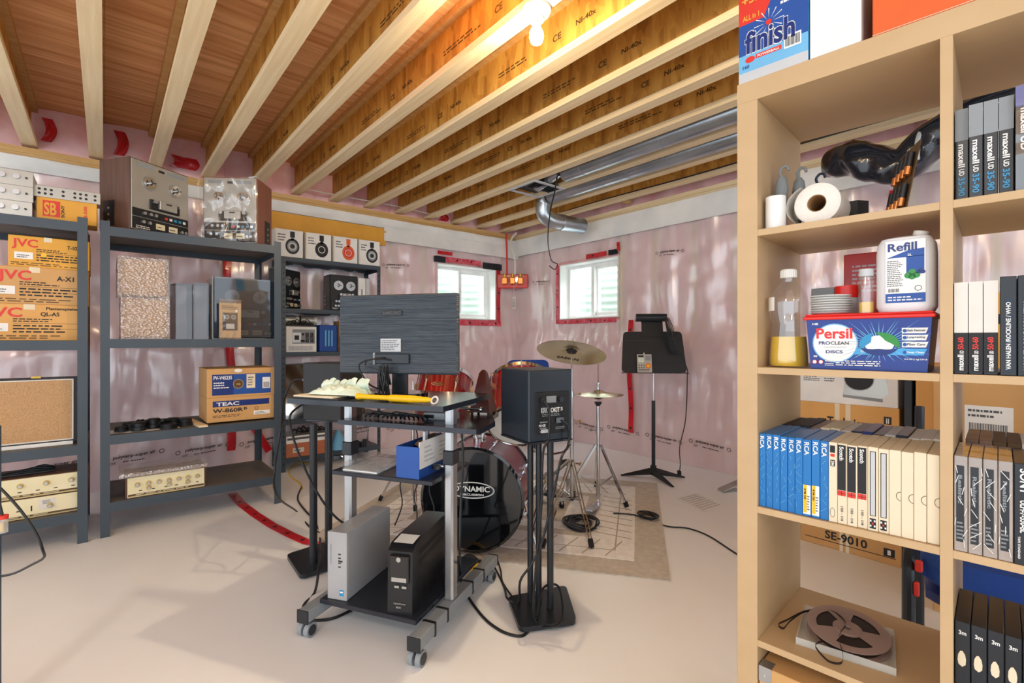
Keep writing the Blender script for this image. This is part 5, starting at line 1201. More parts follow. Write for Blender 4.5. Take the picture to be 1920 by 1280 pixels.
for z in SHZ:
    for x0, x1 in ((0, .353), (.373, .726)): MB().box(x0, x1, 0.001, BD-.001, z-.0165, z, 'maple', .0005).build('shelf', t)
MB().box(.353, .373, 0, BD, .042, 1.782, 'maple', .0005).build('divider', t)
def bt(nm, lb, cat, x, y, z, rz=0, group=None): return thing(nm, lb, cat, bw_(x, y, z), BRZ+PR(rz), group)
e0 = .0004
# top boxes
T = 1.8353; x0 = -.046; x1 = .1145
m = MB().box(0, x1-x0, 0, .10, 0, .235, 'skyblue', .0015); W, H = x1-x0, .235
m.q(.0, .03, W, H-.03, 'blue'); m.q(0, 0, W, .03, 'lightgrey'); m.q(0, .025, W, .045, 'lightblue', e=.0008)
m.yprism([(0, .15), (.06, .15), (.10, .235), (0, .235)], -.0009, -.0001, 'red')
[m.text('finish', .016+a_*.0016, .070+b_*.0016, .116, .058, 'paper', e=.0010+.00001*a_) for a_ in (-1, 0, 1) for b_ in (-1, 0, 1)]; m.text('finish', .016, .070, .116, .058, 'navy', e=.0016); m.disc(.073, .132, .007, 'red', e=.002, n=20)
for k in range(12):
    a_ = k*2*PI/12; m.add([(.073+.009*math.cos(a_), -.0012, .132+.009*math.sin(a_)), (.073+.035*math.cos(a_+.03), -.0012, .132+.035*math.sin(a_+.03)), (.073+.035*math.cos(a_-.03), -.0012, .132+.035*math.sin(a_-.03))], [(0,1,2)], 'paper')
m.text('+33', .008, .2, .045, .022, 'gold', e=.0016); m.text('ALL in 1', .01, .158, .04, .014, 'gold', e=.0016)
m.q(.042, .052, .06, .011, 'red', e=.0012); m.text('POWERBALL', .046, .054, .052, .006, 'paper', e=.0016); m.disc(.028, .055, .012, 'red', rz=.008, e=.0012)
m.q(.108, .048, .038, .032, 'paper', e=.0012)
for k in range(11): m.q(.111+k*.003, .052, .0016, .024, 'ink', e=.0016)
m.text('160', .01, .034, .016, .009, 'navy', e=.0012); m.fine(.1, .16, .05, .06, 4, 'paper', e=.0012)
m.build('detergent_box', None, bw_(x0, .002, T), BRZ, 'blue white and red dishwasher tablet box at the corner of the bookcase top', 'box')
m = MB().box(0, .102, 0, .28, 0, .26, 'white', .002); m.text('/', .045, .19, .02, .03, 'red'); m.box(.1025, .1045, .01, .27, .0, .25, 'clear'); m.build('white_box', None, bw_(.117, .004, T), BRZ, 'plain white box between the detergent box and the orange box', 'box')
m = MB().box(0, .42, 0, .30, 0, .22, 'orange', .002); m.text('LIFETIME', .07, .06, .25, .03, 'paper'); m.q(0, .003, .42, .0012, 'beige'); m.build('orange_box', None, bw_(.2395, .004, T), BRZ, 'orange carton with white capitals on top of the bookcase', 'box')
# r1c1
z = SHZ[0]+e0
s0, _ = bk(1453, 640, .05)
MB().lathe([(0, 0), (.0235, 0), (.0235, .085), (.021, .085), (.021, .01), (0, .01)], 'white', 28).build('white_tube', None, bw_(.030, .045, z), 0, 'white open tube standing in the top left cell of the bookcase', 'tube')
for i, (x, y, h, mt_, l) in enumerate(((.028, .10, .17, 'handle', 'grey hooked tool handle nearest the left panel'), (.050, .175, .18, 'handle', 'grey hooked tool handle, second from the left panel'), (.086, .215, .165, 'darkblue', 'dark navy hooked tool handle beside the two grey ones'))):
    t = bt('hooked_tool', l, 'tool', x, y, z, 8)
    MB().tube([(0, 0, 0), (0, 0, h*.35)], .006, 'satin').build('shaft', t)
    m = MB().lathe([(0, h*.3), (.010, h*.32), (.013, h*.5), (.017, h*.68), (.013, h*.84), (.006, h*.9), (0, h*.91)], mt_, 18)
    for j, v in enumerate(m.v): m.v[j] = (v[0], v[1]*.6, v[2])
    m.build('grip', t)
    MB().tube([(0, 0, h*.88), (-.004, 0, h*.97), (.004, 0, h*1.04), (.014, 0, h*1.03), (.017, 0, h*.97)], .0035, mt_, 8).build('hook', t)
t = bt('paper_roll', 'white kitchen paper roll lying on its side, core facing out', 'paper roll', .122, .045, z+.052)
m = MB(); R = .05
pts = [(.021, 0), (.044, 0), (.050, .004), (.050, .11), (.021, .11), (.021, 0)]
m.M = Matrix.Rotation(-PI/2, 4, 'X'); m.lathe(pts, 'papertowel', 36); m.M = Matrix.Identity(4); m.build('roll', t)
m = MB(); m.M = Matrix.Rotation(-PI/2, 4, 'X'); m.lathe([(.0205, .0), (.0205, .105), (.0195, .105), (.0195, 0), (.0205, 0)], 'kraft', 30); m.lathe([(.0195, .1), (0, .1)], 'inkbrown', 30); m.build('cardboard_core', t)
for k in range(2):
    MB().grid(lambda s, q, k=k: (-(.052+.012*k+.004*nz(s*3, q*2, k))*math.cos(-1.0+s*2.1)-.006*k, .004+.1*q, (.05+.003*k)*math.sin(-1.0+s*2.1)), 16, 6, 'papertowel').build('loose_sheet', t)
MB().prism([(0, 0), (.05, 0), (.07, .03), (.03, .06), (0, .05)], 0, .1, 'charcoal').build('dark_case', None, bw_(.115, .285, z), BRZ, 'small dark angular case behind the kitchen paper roll', 'case')
s, _ = bk(1612, 395, .1)
t = bt('small_bottle', 'tiny yellow squeeze bottle lying beside the paper roll', 'bottle', s, .1, z+.0095, 20)
MB().cyl((0, 0, 0), (.026, 0, 0), .009, 'yellow', 14).build('bottle_body', t); MB().cone((-.014, 0, .0), (0, 0, 0), .003, .007, 'yellow', 12).build('nozzle', t)
s, _ = bk(1648, 395, .1)
MB().lathe([(0, 0), (.007, .002), (.0085, .008), (.006, .0145), (0, .016)], 'beige', 16).build('wooden_bead', None, bw_(s, .09, z), 0, 'pale round bead on the shelf between bottle and sweets', 'bead')
s, _ = bk(1670, 395, .11)
for i in range(3): MB().lathe([(0, 0), (.009, .002), (.009, .011), (0, .013)], ('red', 'white', 'red')[i], 12).build('wrapped_sweet', None, bw_(s+.018*i-.01, .11+.012*(i%2), z), 0, 'small red and white wrapped sweet, '+('left', 'middle', 'right')[i]+' of three on the top shelf', 'sweet', 'wrapped sweets')
t = bt('battery_pack', 'card with copper and black batteries leaning against the divider', 'battery pack', .292, .05, z, 22)
def leanM(): return Matrix.Rotation(PR(10), 4, 'Y')
m = MB(); m.M = leanM(); m.box(0, .002, 0, .14, .001, .16, 'inkbrown'); m.build('backing_card', t)
for i in range(4):
    for j in range(2):
        m = MB(); m.M = leanM(); a_ = (-.008, .015+.028*i, .015+.07*j)
        m.cyl(a_, (a_[0], a_[1], a_[2]+.018), .007, 'batcopper', 12); m.cyl((a_[0], a_[1], a_[2]+.018), (a_[0], a_[1], a_[2]+.05), .007, 'black', 12); m.build('battery', t)
# tape boxes
def tbox(name, lbl, cell, x, y, th, mt_, deco=None, h=.187, d=.184, grp=None, lean=0, cat='tape box'):
    m = MB().box(0, th-.0006, 0, d, 0, h, mt_, .001)
    if deco: deco(m, th-.0006, h)
    return m.build(name, None, bw_(x, y, SHZ[cell]+e0) if cell < 4 else bw_(x, y, .042+e0), BRZ, lbl, cat, grp)
def vt(m, s, x, z, L, hh, c, up=False, e=.0016):   # vertical spine lettering reading downwards (or upwards)
    if up: m.text(s, x+hh, z, L, hh, c, e=e, rot=PI/2)
    else: m.text(s, x, z, L, hh, c, e=e, rot=-PI/2)
# r1c2 maxell 35-90
def mx1(m, th, H):
    m.q(0, H*.66, th, H*.34, 'grey', e=.0006); vt(m, 'maxell', th*.25, H*.62, H*.25, th*.5, 'paper'); vt(m, 'UD', th*.3, H*.35, H*.07, th*.4, 'paper'); vt(m, '35-90', th*.25, H*.26, H*.2, th*.5, 'teal')
xx = .3745
for i in range(4):
    tbox('reel_tape_box', 'black and grey reel box marked maxell 35-90, '+ORD[i]+' from the divider, top cell', 0, xx+i*.0215, .022+.012*(i == 0), .0210, 'reelbox', mx1, h=.19, grp='grey topped reel boxes in the top right cell')
def mxb(m, th, H):
    m.q(0, H*.8, th, H*.2, 'blue', e=.0006); vt(m, 'maxell UD', th*.3, H*.78, H*.4, th*.5, 'paper'); m.q(0, 0, th, H*1.0, 'clear', e=.003)
xb = xx+4*.0215+.001
for i in range(2): tbox('reel_tape_box', 'shrink wrapped blue topped maxell reel box, '+('beside the grey topped ones' if i == 0 else 'at the right frame edge'), 0, xb+i*.023, .01, .0225, 'reelbox', mxb, h=.2, grp='blue topped reel boxes')
# r2c2 maxell 50-60
def mx2(m, th, H):
    m.q(0, H*.45, th, H*.55, 'offwhite', e=.0006); m.q(0, H*.02, th, H*.43, 'ink', e=.0008); vt(m, 'maxell', th*.25, H*.04, H*.17, th*.45, 'paper', True); vt(m, 'UD', th*.4, H*.22, H*.035, th*.3, 'paper', True); vt(m, '50-60', th*.25, H*.27, H*.13, th*.45, 'red', True)
xs = .3745
for i in range(3): tbox('reel_tape_box', 'white topped black reel box marked maxell 50-60, '+ORD[i]+' from the divider', 1, xs+i*.0215, .01, .0210, 'reelbox', mx2, h=.185, grp='white topped reel boxes')
names = ['VAN HALEN /ROCKLINE / WHO', 'MOUNT / COLE / SCANTILY', 'RUSH / LIVE', 'RADIO / SHOW', 'CONCERT']
def lbl_(s):
    def f(m, th, H): m.q(th*.3, H*.04, th*.45, H*.74, 'darkblue', e=.0006); vt(m, s, th*.35, H*.06, H*.68, th*.3, 'paper', True, .0012)
    return f
for i in range(4): tbox('reel_tape_box', 'dark reel box with embossed label strip, '+ORD[i]+' after the white topped ones', 1, xs+.066+i*.0238, .006, .0232, 'reelbox', lbl_(names[i]), h=.191, grp='dark reel boxes with embossed labels')
# r3c1
def rca(lab, wrap):
    def f(m, th, H):
        vt(m, 'RCA', th*.2, H*.97, H*.17, th*.6, 'paper')
        if lab: m.q(th*.05, H*.03, th*.9, H*.38, 'paper'); m.q(th*.1, H*.05, th*.4, H*.36, 'yellow', e=.001); vt(m, 'RTM 350', th*.15, H*.36, H*.14, th*.25, 'ink'); m.fine(th*.55, H*.08, th*.3, H*.2, 6, 'inkgrey', e=.001)
        if wrap:
            for k in range(7): z = H*(.1+.1*k); m.bar((th*random.random(), -.0012, z), (th*random.random(), -.0012, z+H*.06), .0004, .0008, 'lightblue')
    return f
def b3m(m, th, H):
    m.q(th*.15, H*.87, th*.6, H*.09, 'ink', e=.0006); m.q(th*.2, H*.82, th*.5, H*.035, 'red', e=.0006); m.q(th*.2, H*.7, th*.55, H*.08, 'ink'); vt(m, '3M', th*.3, H*.77, H*.06, th*.35, 'paper'); m.ring(th*.45, H*.12, th*.3, .0008, 'ink', rz=H*.06)
def scotch(m, th, H):
    m.q(0, H*.42, th*.86, H*.56, 'ink', e=.0006); vt(m, 'Scotch', th*.2, H*.80, H*.16, th*.45, 'paper', True) if False else vt(m, 'Scotch', th*.2, H*.96, H*.17, th*.45, 'paper'); m.q(0, H*.35, th*.86, H*.065, 'red', e=.0006); m.q(th*.4, H*.35, th*.05, H*.065, 'ink', e=.001); m.q(0, H*.38, th*.86, H*.004, 'ink', e=.001); vt(m, '150 - 1/4', th*.35, H*.22, H*.18, th*.25, 'inkgrey')
def framed(m, th, H):
    m.q(th*.2, H*.18, th*.6, H*.77, 'ink', e=.0006); m.q(th*.28, H*.188, th*.44, H*.754, 'lightgrey', e=.001); m.q(th*.18, H*.03, th*.62, H*.12, 'ink', e=.0006)
    for a_, b_ in ((.2, .05), (.6, .05), (.4, .08), (.2, .11), (.6, .11)): m.q(th*a_, H*b_, th*.16, H*.022, 'paper' if (a_ != .4) else 'red', e=.001)
def plain(m, th, H):
    A_ = [PI/2+PI*k/12 for k in range(13)]; P_ = [(th+r*th*math.cos(a), -.0004, H*.47+r*.13*H*math.sin(a)) for r in (.42, .37) for a in A_]
    m.add(P_, [(k, k+1, 14+k, 13+k) for k in range(12)], 'inkbrown')
seq = [('rca', .0164)]*6 + [('rcal', .0175)]*2 + [('rca', .0175), ('b3m', .0172)] + [('sc', .0188)]*3 + [('fr', .0185)]*2 + [('pl', .0205)]*4
tot = sum(s[1] for s in seq); k_ = (.3525)/tot; x = .0003
cnt = {}
LB = {'rca': 'blue shrink wrapped RCA reel box', 'rcal': 'blue RCA reel box with yellow and white label', 'b3m': 'cream reel box with small red and black squares at its top', 'sc': 'black and white Scotch reel box with red band', 'fr': 'cream reel box with long grey framed panel', 'pl': 'plain cream reel box with thumb notch'}
for i, (k, th) in enumerate(seq):
    n = cnt.get(k, 0); cnt[k] = n+1
    f = {'rca': rca(False, True), 'rcal': rca(True, False), 'b3m': b3m, 'sc': scotch, 'fr': framed, 'pl': plain}[k]
    w_ = th*k_
    tbox('reel_tape_box', LB[k]+('' if k == 'b3m' else ', '+ORD[n]+' from the left of its kind'), 2, x, .008+.003*random.random(), w_, 'rcablue' if k[:3] == 'rca' else 'beige', f, h=.185+.003*random.random(), grp={'rca': 'blue reel boxes', 'rcal': 'blue reel boxes', 'b3m': 'cream reel boxes', 'sc': 'banded reel boxes', 'fr': 'cream reel boxes', 'pl': 'cream reel boxes'}[k])
    x += w_
x = .002; cols = ['ink', 'ink', 'charcoal', 'vinyltop', 'beige', 'beige', 'offwhite', 'darkblue', 'navy', 'darkblue', 'lightgrey', 'darkblue', 'offwhite', 'offwhite', 'offwhite']
nm_ = ['black', 'black', 'charcoal', 'brown', 'beige', 'beige', 'off-white', 'dark blue', 'navy', 'dark blue', 'grey', 'dark blue', 'off-white', 'off-white', 'off-white']
for i, c in enumerate(cols):
    tbox('reel_tape_box', nm_[i]+' topped reel box in the back row of the third cell, '+ORD[i], 2, x, .200, .0231, c, None, h=.187+.002*(i%3), d=.18, grp='reel boxes in the back row, third shelf cell'); x += .0233
# r3c2
def wrapf(m, th, H):
    m.q(th*.15, H*.1, th*.6, H*.8, 'reelbox', e=.0004); vt(m, 'Realistic', th*.3, H*.8, H*.3, th*.3, 'grey', e=.0008); m.fine(th*.2, H*.12, th*.5, H*.2, 5, 'grey', e=.0008)
    for k in range(8): z = H*(.05+.11*k); m.bar((th*random.random(), -.0016, z), (th*random.random(), -.0016, z+H*.08), .0005, .001, 'paper')
def sony(m, th, H):
    vt(m, 'SONY', th*.3, H*.95, H*.25, th*.5, 'paper'); vt(m, 'ULH-7-550-BL', th*.3, H*.64, H*.32, th*.45, 'paper'); vt(m, 'TAPE STANDARD', th*.2, H*.28, H*.22, th*.13, 'paper')
xs = .3745
for i in range(4): tbox('reel_tape_box', 'clear wrapped brownish reel box, '+ORD[i]+' from the divider in the third cell', 2, xs+i*.0212, .004, .0208, 'clearcase', wrapf, h=.192, grp='clear wrapped reel boxes')
for i in range(3): tbox('reel_tape_box', 'black SONY reel box with white spine lettering, '+ORD[i]+' after the wrapped ones', 2, xs+.0850+i*.026, .002, .0256, 'reelbox', sony, h=.192, grp='black lettered reel boxes')
for i in range(6): tbox('reel_tape_box', 'reel box in the row behind the clear wrapped ones, '+ORD[i], 2, xs+.01+i*.0225, .199, .0222, ('vinyltop', 'vinyltop', 'inkbrown', 'inkbrown', 'offwhite', 'offwhite')[i], None, h=.2, d=.18, grp='reel boxes behind the clear wrapped row')
# r4c2 3M
def tm(m, th, H):
    m.text('3m', th*.25, H*.86, th*.5, H*.045, 'paper', e=.0008)
    n = 9; m.add([(th*(.45+.28*math.cos(2*PI*k/n)*(1+.9*nz(k*.9, m.v[0][0]*7, 1))), -.0008, H*.6+H*.09*math.sin(2*PI*k/n)*(1+.9*nz(k*1.3, 4, 3))) for k in range(n)], [tuple(range(n))], 'beige')
for i in range(5): tbox('reel_tape_box', 'black 3m reel box with torn beige label patch, '+ORD[i]+' from the divider', 3, xs+i*.0243, .03, .0238, 'reelbox', tm, h=.19, grp='black boxes with torn labels')
# r2c1
z = SHZ[1]+e0
t = bt('oil_bottle', 'clear ribbed plastic bottle half full of yellow oil', 'bottle', .052, .075, z)
pr = [(0, 0), (.043, 0), (.046, .006), (.045, .04), (.040, .09), (.037, .11), (.043, .13), (.045, .16), (.043, .18), (.030, .205), (.015, .222), (.015, .23)]
MB().lathe(pr, 'clear', 36).build('bottle_body', t)
MB().lathe([(0, .003), (.0415, .003), (.0435, .008), (.0425, .04), (.0395, .078), (0, .078)], 'oil', 36).build('oil', t)
m = MB().lathe([(0, .23), (.0185, .23), (.0185, .25), (.017, .252), (0, .252)], 'offwhite', 24); 
for k in range(24): a_ = 2*PI*k/24; m.box(.0185*math.cos(a_)-.0006, .0185*math.cos(a_)+.0006, .0185*math.sin(a_)-.0006, .0185*math.sin(a_)+.0006, .231, .249, 'white')
m.build('cap', t)
m = MB(); m.grid(lambda s, q: (.046*math.sin(-1.5+1.0*s), -.046*math.cos(-1.5+1.0*s), .145+.035*q), 8, 2, 'paper'); m.build('label', t)
# detergent tub
s0, _ = bk(1517, 640, 0.01); s1, _ = bk(1757, 640, 0.01)
W = .232; x0 = .108; TH = .117
t = bt('detergent_tub', 'blue laundry disc tub with red lid and round white logo', 'tub', x0, .012, z)
D = .15; tp = .008
m = MB(); vs = [(tp, .006, 0), (W-tp, .006, 0), (W-tp, D, 0), (tp, D, 0), (0, 0, TH), (W, 0, TH), (W, D+.006, TH), (0, D+.006, TH)]
m.add(vs, [(3,2,1,0), (4,5,6,7), (0,1,5,4), (1,2,6,5), (2,3,7,6), (3,0,4,7)], 'persilblue'); m.build('tub_body', t)
g = MB()
def ty(z_): return .006*(1-z_/TH)
cx, cz = .142, .060
for k in range(40):
    a_ = 2*PI*k/40; r1, r2 = .03, .060 + .02*((k*7)%3)
    pz = [(cx+r1*math.cos(a_-.035), cz+r1*.6*math.sin(a_-.035)), (cx+r2*math.cos(a_), max(.02, min(TH-.004, cz+r2*.8*math.sin(a_)))), (cx+r1*math.cos(a_+.035), cz+r1*.6*math.sin(a_+.035))]
    g.add([(a, ty(b)-.0006, b) for a, b in pz], [(0,1,2)], 'lightblue')
g.disc(.058, .062, .0455, 'lightblue', e=.0007, n=36); g.disc(.058, .062, .043, 'paper', e=.0010, n=36)
g.text('Persil', .021, .072, .072, .025, 'persilred', e=.0016); g.text('PRO', .026, .058, .023, .008, 'navy', e=.0016); g.text('CLEAN', .050, .058, .036, .008, 'inkgrey', e=.0016); g.q(.035, .052, .046, .0006, 'inkgrey', e=.0014); g.text('DISCS', .040, .038, .034, .007, 'navy', e=.0016)
def swirl(c0, c1, a0, a1, mt_):
    n = 14; P_ = []
    for k in range(n+1): a_ = a0+(a1-a0)*k/n; P_.append((cx+.036*math.cos(a_), cz+.026*math.sin(a_)))
    Q_ = []
    for k in range(n+1): a_ = a1+(a0-a1)*k/n; w_ = math.sin(PI*k/n)**.7; Q_.append((cx+(.036-.020*w_)*math.cos(a_), cz+(.026-.015*w_)*math.sin(a_)))
    Q_ = Q_[::-1]; g.add([(a, -.0018, b) for a, b in P_+Q_], [(k, k+1, n+2+k, n+1+k) for k in range(n)], mt_)
g.disc(cx, cz, .027, 'paper', rz=.019, e=.0010)
swirl(0, 0, 1.9, 3.6, 'teal'); swirl(0, 0, -.35, 1.75, 'green'); swirl(0, 0, 3.5, 5.9, 'navy')
for i, (sx, tx) in enumerate((('Stain Removal', 0), ('Long-Lasting', 0), ('Fiber Care', 0))):
    z_ = .083-.015*i; g.add([(.182, -.0008, z_), (.222, -.0008, z_), (.226, -.0008, z_+.012), (.182, -.0008, z_+.012)], [(0,1,2,3)], 'label'); g.text(sx, .191, z_+.004, .03, .005, 'inkgrey', e=.0014); g.disc(.187, z_+.006, .0035, 'blue', e=.0014)
g.add([(.09, -.0008, .036), (.218, -.0008, .036), (.224, -.0008, .05), (.094, -.0008, .05)], [(0,1,2,3)], 'skyblue'); g.text('ORIGINAL', .108, .041, .034, .0055, 'paper', e=.0014); g.text('Deep Clean', .190, .0395, .029, .005, 'paper', e=.0014); g.disc(.187, .042, .0035, 'blue', e=.0014)
g.text('35.2 OZ (1 kg) 2.20 LB', .186, .025, .038, .004, 'paper', e=.0008+0); g.text('40', .014, .028, .008, .005, 'paper', e=.0008)
for x in (.017, .03): g.disc(x, .017, .005, 'paper', e=.0008-.004); g.ring(x, .017, .005, .001, 'red', e=.0012-.004)
g.text('WARNING', .038, .018, .02, .004, 'paper', e=-.003); g.fine(.06, .009, .09, .014, 3, 'paper', e=-.003); g.fine(.038, .008, .02, .008, 2, 'paper', e=-.003)
g.text('HE', .013, .105, .012, .005, 'paper', e=.001)
for i, v in enumerate(g.v): g.v[i] = (v[0], ty(max(0, v[2]))+min(v[1], -.0004) if v[1] < 0 else v[1]-.0004, v[2])
g.build('printed_label', t)
l = MB().box(-.006, W+.006, -.007, D+.012, TH, TH+.008, 'persilred', .002).box(-.003, W+.003, -.004, D+.009, TH+.008, TH+.013, 'persilred', .002); l.build('lid', t)
LZ = z+TH+.0132
# on the lid
s_, _ = bk(1563, 640, .05)
PLX = .148
for k in range(8):
    MB().lathe([(0, 0), (.03, 0), (.041, .0042), (.043, .0048), (.0432, .0056), (.0405, .0052), (.0295, .001), (0, .001)], 'white', 36).build('paper_plate', None, bw_(PLX, .06, LZ+k*.0058), 0, 'small white paper plate, '+ORD[k]+' from the bottom of its stack', 'plate', 'stack of small white plates') if k < 8 else None
jz = z
t = bt('spice_jar', 'jar with dark red lid showing behind the plate stack', 'jar', .168, .145, LZ)
MB().cyl((0, 0, 0), (0, 0, .045), .026, 'lightgrey', 28).build('glass_body', t); MB().cyl((0, 0, .0452), (0, 0, .075), .028, 'persilred', 28).build('lid', t)
t = bt('dropper_bottle', 'small clear bottle with grey cap and amber liquid on the tub lid', 'bottle', .222, .045, LZ)
MB().lathe([(0, 0), (.0155, 0), (.0155, .07), (.0125, .082), (.0125, .085), (0, .085)], 'clear', 24).build('bottle_body', t); MB().cyl((0, 0, .002), (0, 0, .026), .014, 'oil', 24).build('liquid', t); MB().cyl((0, 0, .0855), (0, 0, .102), .0145, 'lightgrey', 24).build('cap', t)
t = bt('refill_jug', 'white translucent refill jug with blue clover label on the tub lid', 'jug', .240, .02, LZ)
JW, JH, JD = .105, .168, .10
m = MB(); n = 28
def rr_(w, d, r, k):
    a_ = 2*PI*k/n; c_, s_ = math.cos(a_), math.sin(a_); p_ = 4
    f = (abs(c_)**p_+abs(s_)**p_)**(-1/p_); return (w/2*c_*f, d/2*s_*f)
rows = [(.90, 0), (1.0, .012), (1.0, .13), (.97, .15), (.84, .163), (.5, JH), (.25, JH)]
vs = [(JW/2+x*s, JD/2+y*s, z_) for s, z_ in rows for x, y in [rr_(JW, JD, 0, k) for k in range(n)]]
m.add(vs, [(j*n+k, j*n+(k+1)%n, (j+1)*n+(k+1)%n, (j+1)*n+k) for j in range(len(rows)-1) for k in range(n)]+[tuple(reversed(range(n)))], 'jug'); m.build('jug_body', t)
MB().tube([(.075, .05, .165), (.078, .05, .178)], .014, 'offwhite', 16, 2).build('neck', t)
g = MB(); gx = .021; g.q(gx, .02, .068, .135, 'paper'); g.q(gx, .02, .068, .02, 'blue', e=.001); g.fine(gx+.004, .023, .06, .012, 2, 'paper', e=.0014)
g.add([(gx+.002, -.001, .118), (gx+.066, -.001, .118), (gx+.066, -.001, .135), (gx+.04, -.001, .133)], [(0,1,2,3)], 'blue'); g.q(gx+.036, .08, .03, .04, 'blue', e=.001)
g.text('Refill', gx+.004, .132, .05, .018, 'navy', e=.0014); g.fine(gx+.003, .055, .028, .058, 14, 'inkgrey', e=.001); g.text('2L', gx+.038, .12, .008, .005, 'paper', e=.0014)
for a_, b_ in ((0, 1), (1, 0), (-1, 0), (0, -.4)): g.disc(gx+.046+.007*a_, .078+.007*b_, .0065, 'green', e=.0014, n=14)
for a_, b_ in ((0, 1), (1, 0), (-1, 0)): g.disc(gx+.060+.004*a_, .084+.004*b_, .004, 'navy', e=.0014, n=12)
for k in range(9): g.q(gx+.005+k*.0022, .043, .0011, .008, 'ink', e=.001)
g.ring(gx+.056, .05, .006, .001, 'ink', e=.001); g.build('label', t)
m = MB().box(0, .14, 0, .05, 0, .31, 'persilred', .002); m.fine(.02, .2, .1, .08, 7, 'pinkfilm'); m.text('110 pz', .005, .165, .04, .01, 'paper'); m.build('red_carton', None, bw_(.128, .31, z), BRZ, 'bright red printed carton at the back of the second cell', 'box')
t = bt('book', 'grey blue paperback leaning behind the oil bottle', 'book', .075, .20, z, -12)
MB().box(0, .055, 0, .025, 0, .21, 'lightgrey', .001).box(-.001, .056, -.001, 0, 0, .21, 'grey').fine(.01, .12, .035, .06, 4, 'navy', y=-.001).build('page_block', t)
# r4c1 reel
z = SHZ[3]+e0
t = bt('reel_case', 'open clear plastic case under the tape reel', 'case', .075, .05, z, 8)
m = MB().box(0, .2, 0, .19, 0, .002, 'clearplastic')
for a in ((0, .2, 0, .002), (0, .2, .188, .19), (0, .002, .002, .188), (.198, .2, .002, .188)): m.box(a[0], a[1], a[2], a[3], .002, .018, 'clearplastic')
m.build('tray', t)
cr = bw_(.165, .155, z+.012)
t = thing('tape_reel', 'brown translucent tape reel with loose tape hanging off it', 'tape reel', cr, rot=Quaternion((1, .06, .03, 0)).normalized())
R = .089
def flange(z0):
    m = MB(); N = 72
    def hole(a, r):
        if r < .032 or r > .068: return False
        q = (a % (2*PI/3))/(2*PI/3); return .2 < q < .8
    rs = [.006, .02, .032, .044, .056, .068, .08, R]
    vs = [(r*math.cos(2*PI*i/N), r*math.sin(2*PI*i/N), z0+dz) for dz in (0, .0014) for r in rs for i in range(N)]; K = len(rs)*N
    F = []
    for j in range(len(rs)-1):
        for i in range(N):
            if hole(2*PI*(i+.5)/N, (rs[j]+rs[j+1])/2): continue
            a, b, c, d = j*N+i, j*N+(i+1)%N, (j+1)*N+(i+1)%N, (j+1)*N+i
            F += [(d, c, b, a), (a+K, b+K, c+K, d+K)]
    j = len(rs)-1; F += [(j*N+i, j*N+(i+1)%N, K+j*N+(i+1)%N, K+j*N+i) for i in range(N)]
    m.add(vs, F, 'reelplastic'); m.build('flange', t)
flange(0); flange(.022)
MB().lathe([(.03, .002), (.075, .002), (.075, .0205), (.03, .0205), (.03, .002)], 'tape', 60).build('tape_pack', t); MB().lathe([(.008, .0015), (.028, .0015), (.028, .025), (.008, .025), (.008, .0015)], 'reelplastic', 30).build('hub', t)
def ribbon(pts, lbl):
    P_ = [Vector(p) for p in pts]; Q = []
    for i in range(len(P_)-1):
        a, b, c, d = P_[max(i-1,0)], P_[i], P_[i+1], P_[min(i+2,len(P_)-1)]
        for k in range(8): s = k/8; Q.append(.5*((2*b)+(c-a)*s+(2*a-5*b+4*c-d)*s*s+(3*b-a-3*c+d)*s**3))
    Q.append(P_[-1]); m = MB(); vs = []
    for i, p in enumerate(Q): vs += [p+Vector((0, 0, -.0028)), p+Vector((.0003, .0, .0028)), p+Vector((.0006, .0004, .0028)), p+Vector((.0006, .0004, -.0028))]
    F = [(4*i+k, 4*i+(k+1)%4, 4*i+4+(k+1)%4, 4*i+4+k) for i in range(len(Q)-1) for k in range(4)]; m.add(vs, F, 'tape'); return m.build('loose_tape', t if False else None, (0,0,0), 0, lbl, 'tape')
ribbon([bw_(x, y, z+h) for x, y, h in ((.09, .18, .03), (.06, .19, .022), (.03, .14, .004+.003), (.02, .10, .007), (.035, .09, .007), (.045, .12, .02), (.07, .17, .035), (.12, .2, .042), (.16, .16, .044), (.16, .10, .043), (.165, .07, .035), (.175, .05, .02), (.175, .03, .008), (.15, .022, .006), (.12, .04, .02), (.13, .07, .023))], 'loose brown tape curling off the reel onto the shelf')
# r5c1
t = bt('storage_box', 'wooden file box with metal corners in the lowest visible cell', 'box', .004, .006, .042+e0)
MB().box(0, .33, 0, .35, 0, .285, 'orangewood' if False else 'carton2', .002).build('box_body', t)
MB().box(-.001, .331, -.002, .352, .24, .288, 'carton2', .002).build('lid', t)
for x in (-.0016, .3026): MB().box(x, x+.03, -.003, -.0021, .25, .289, 'alu').box(x, x+.03, -.003, .03, .2885, .2895, 'alu').cyl((x+.015, -.003, .268), (x+.015, -.005, .268), .003, 'chrome', 8).build('metal_corner', t)
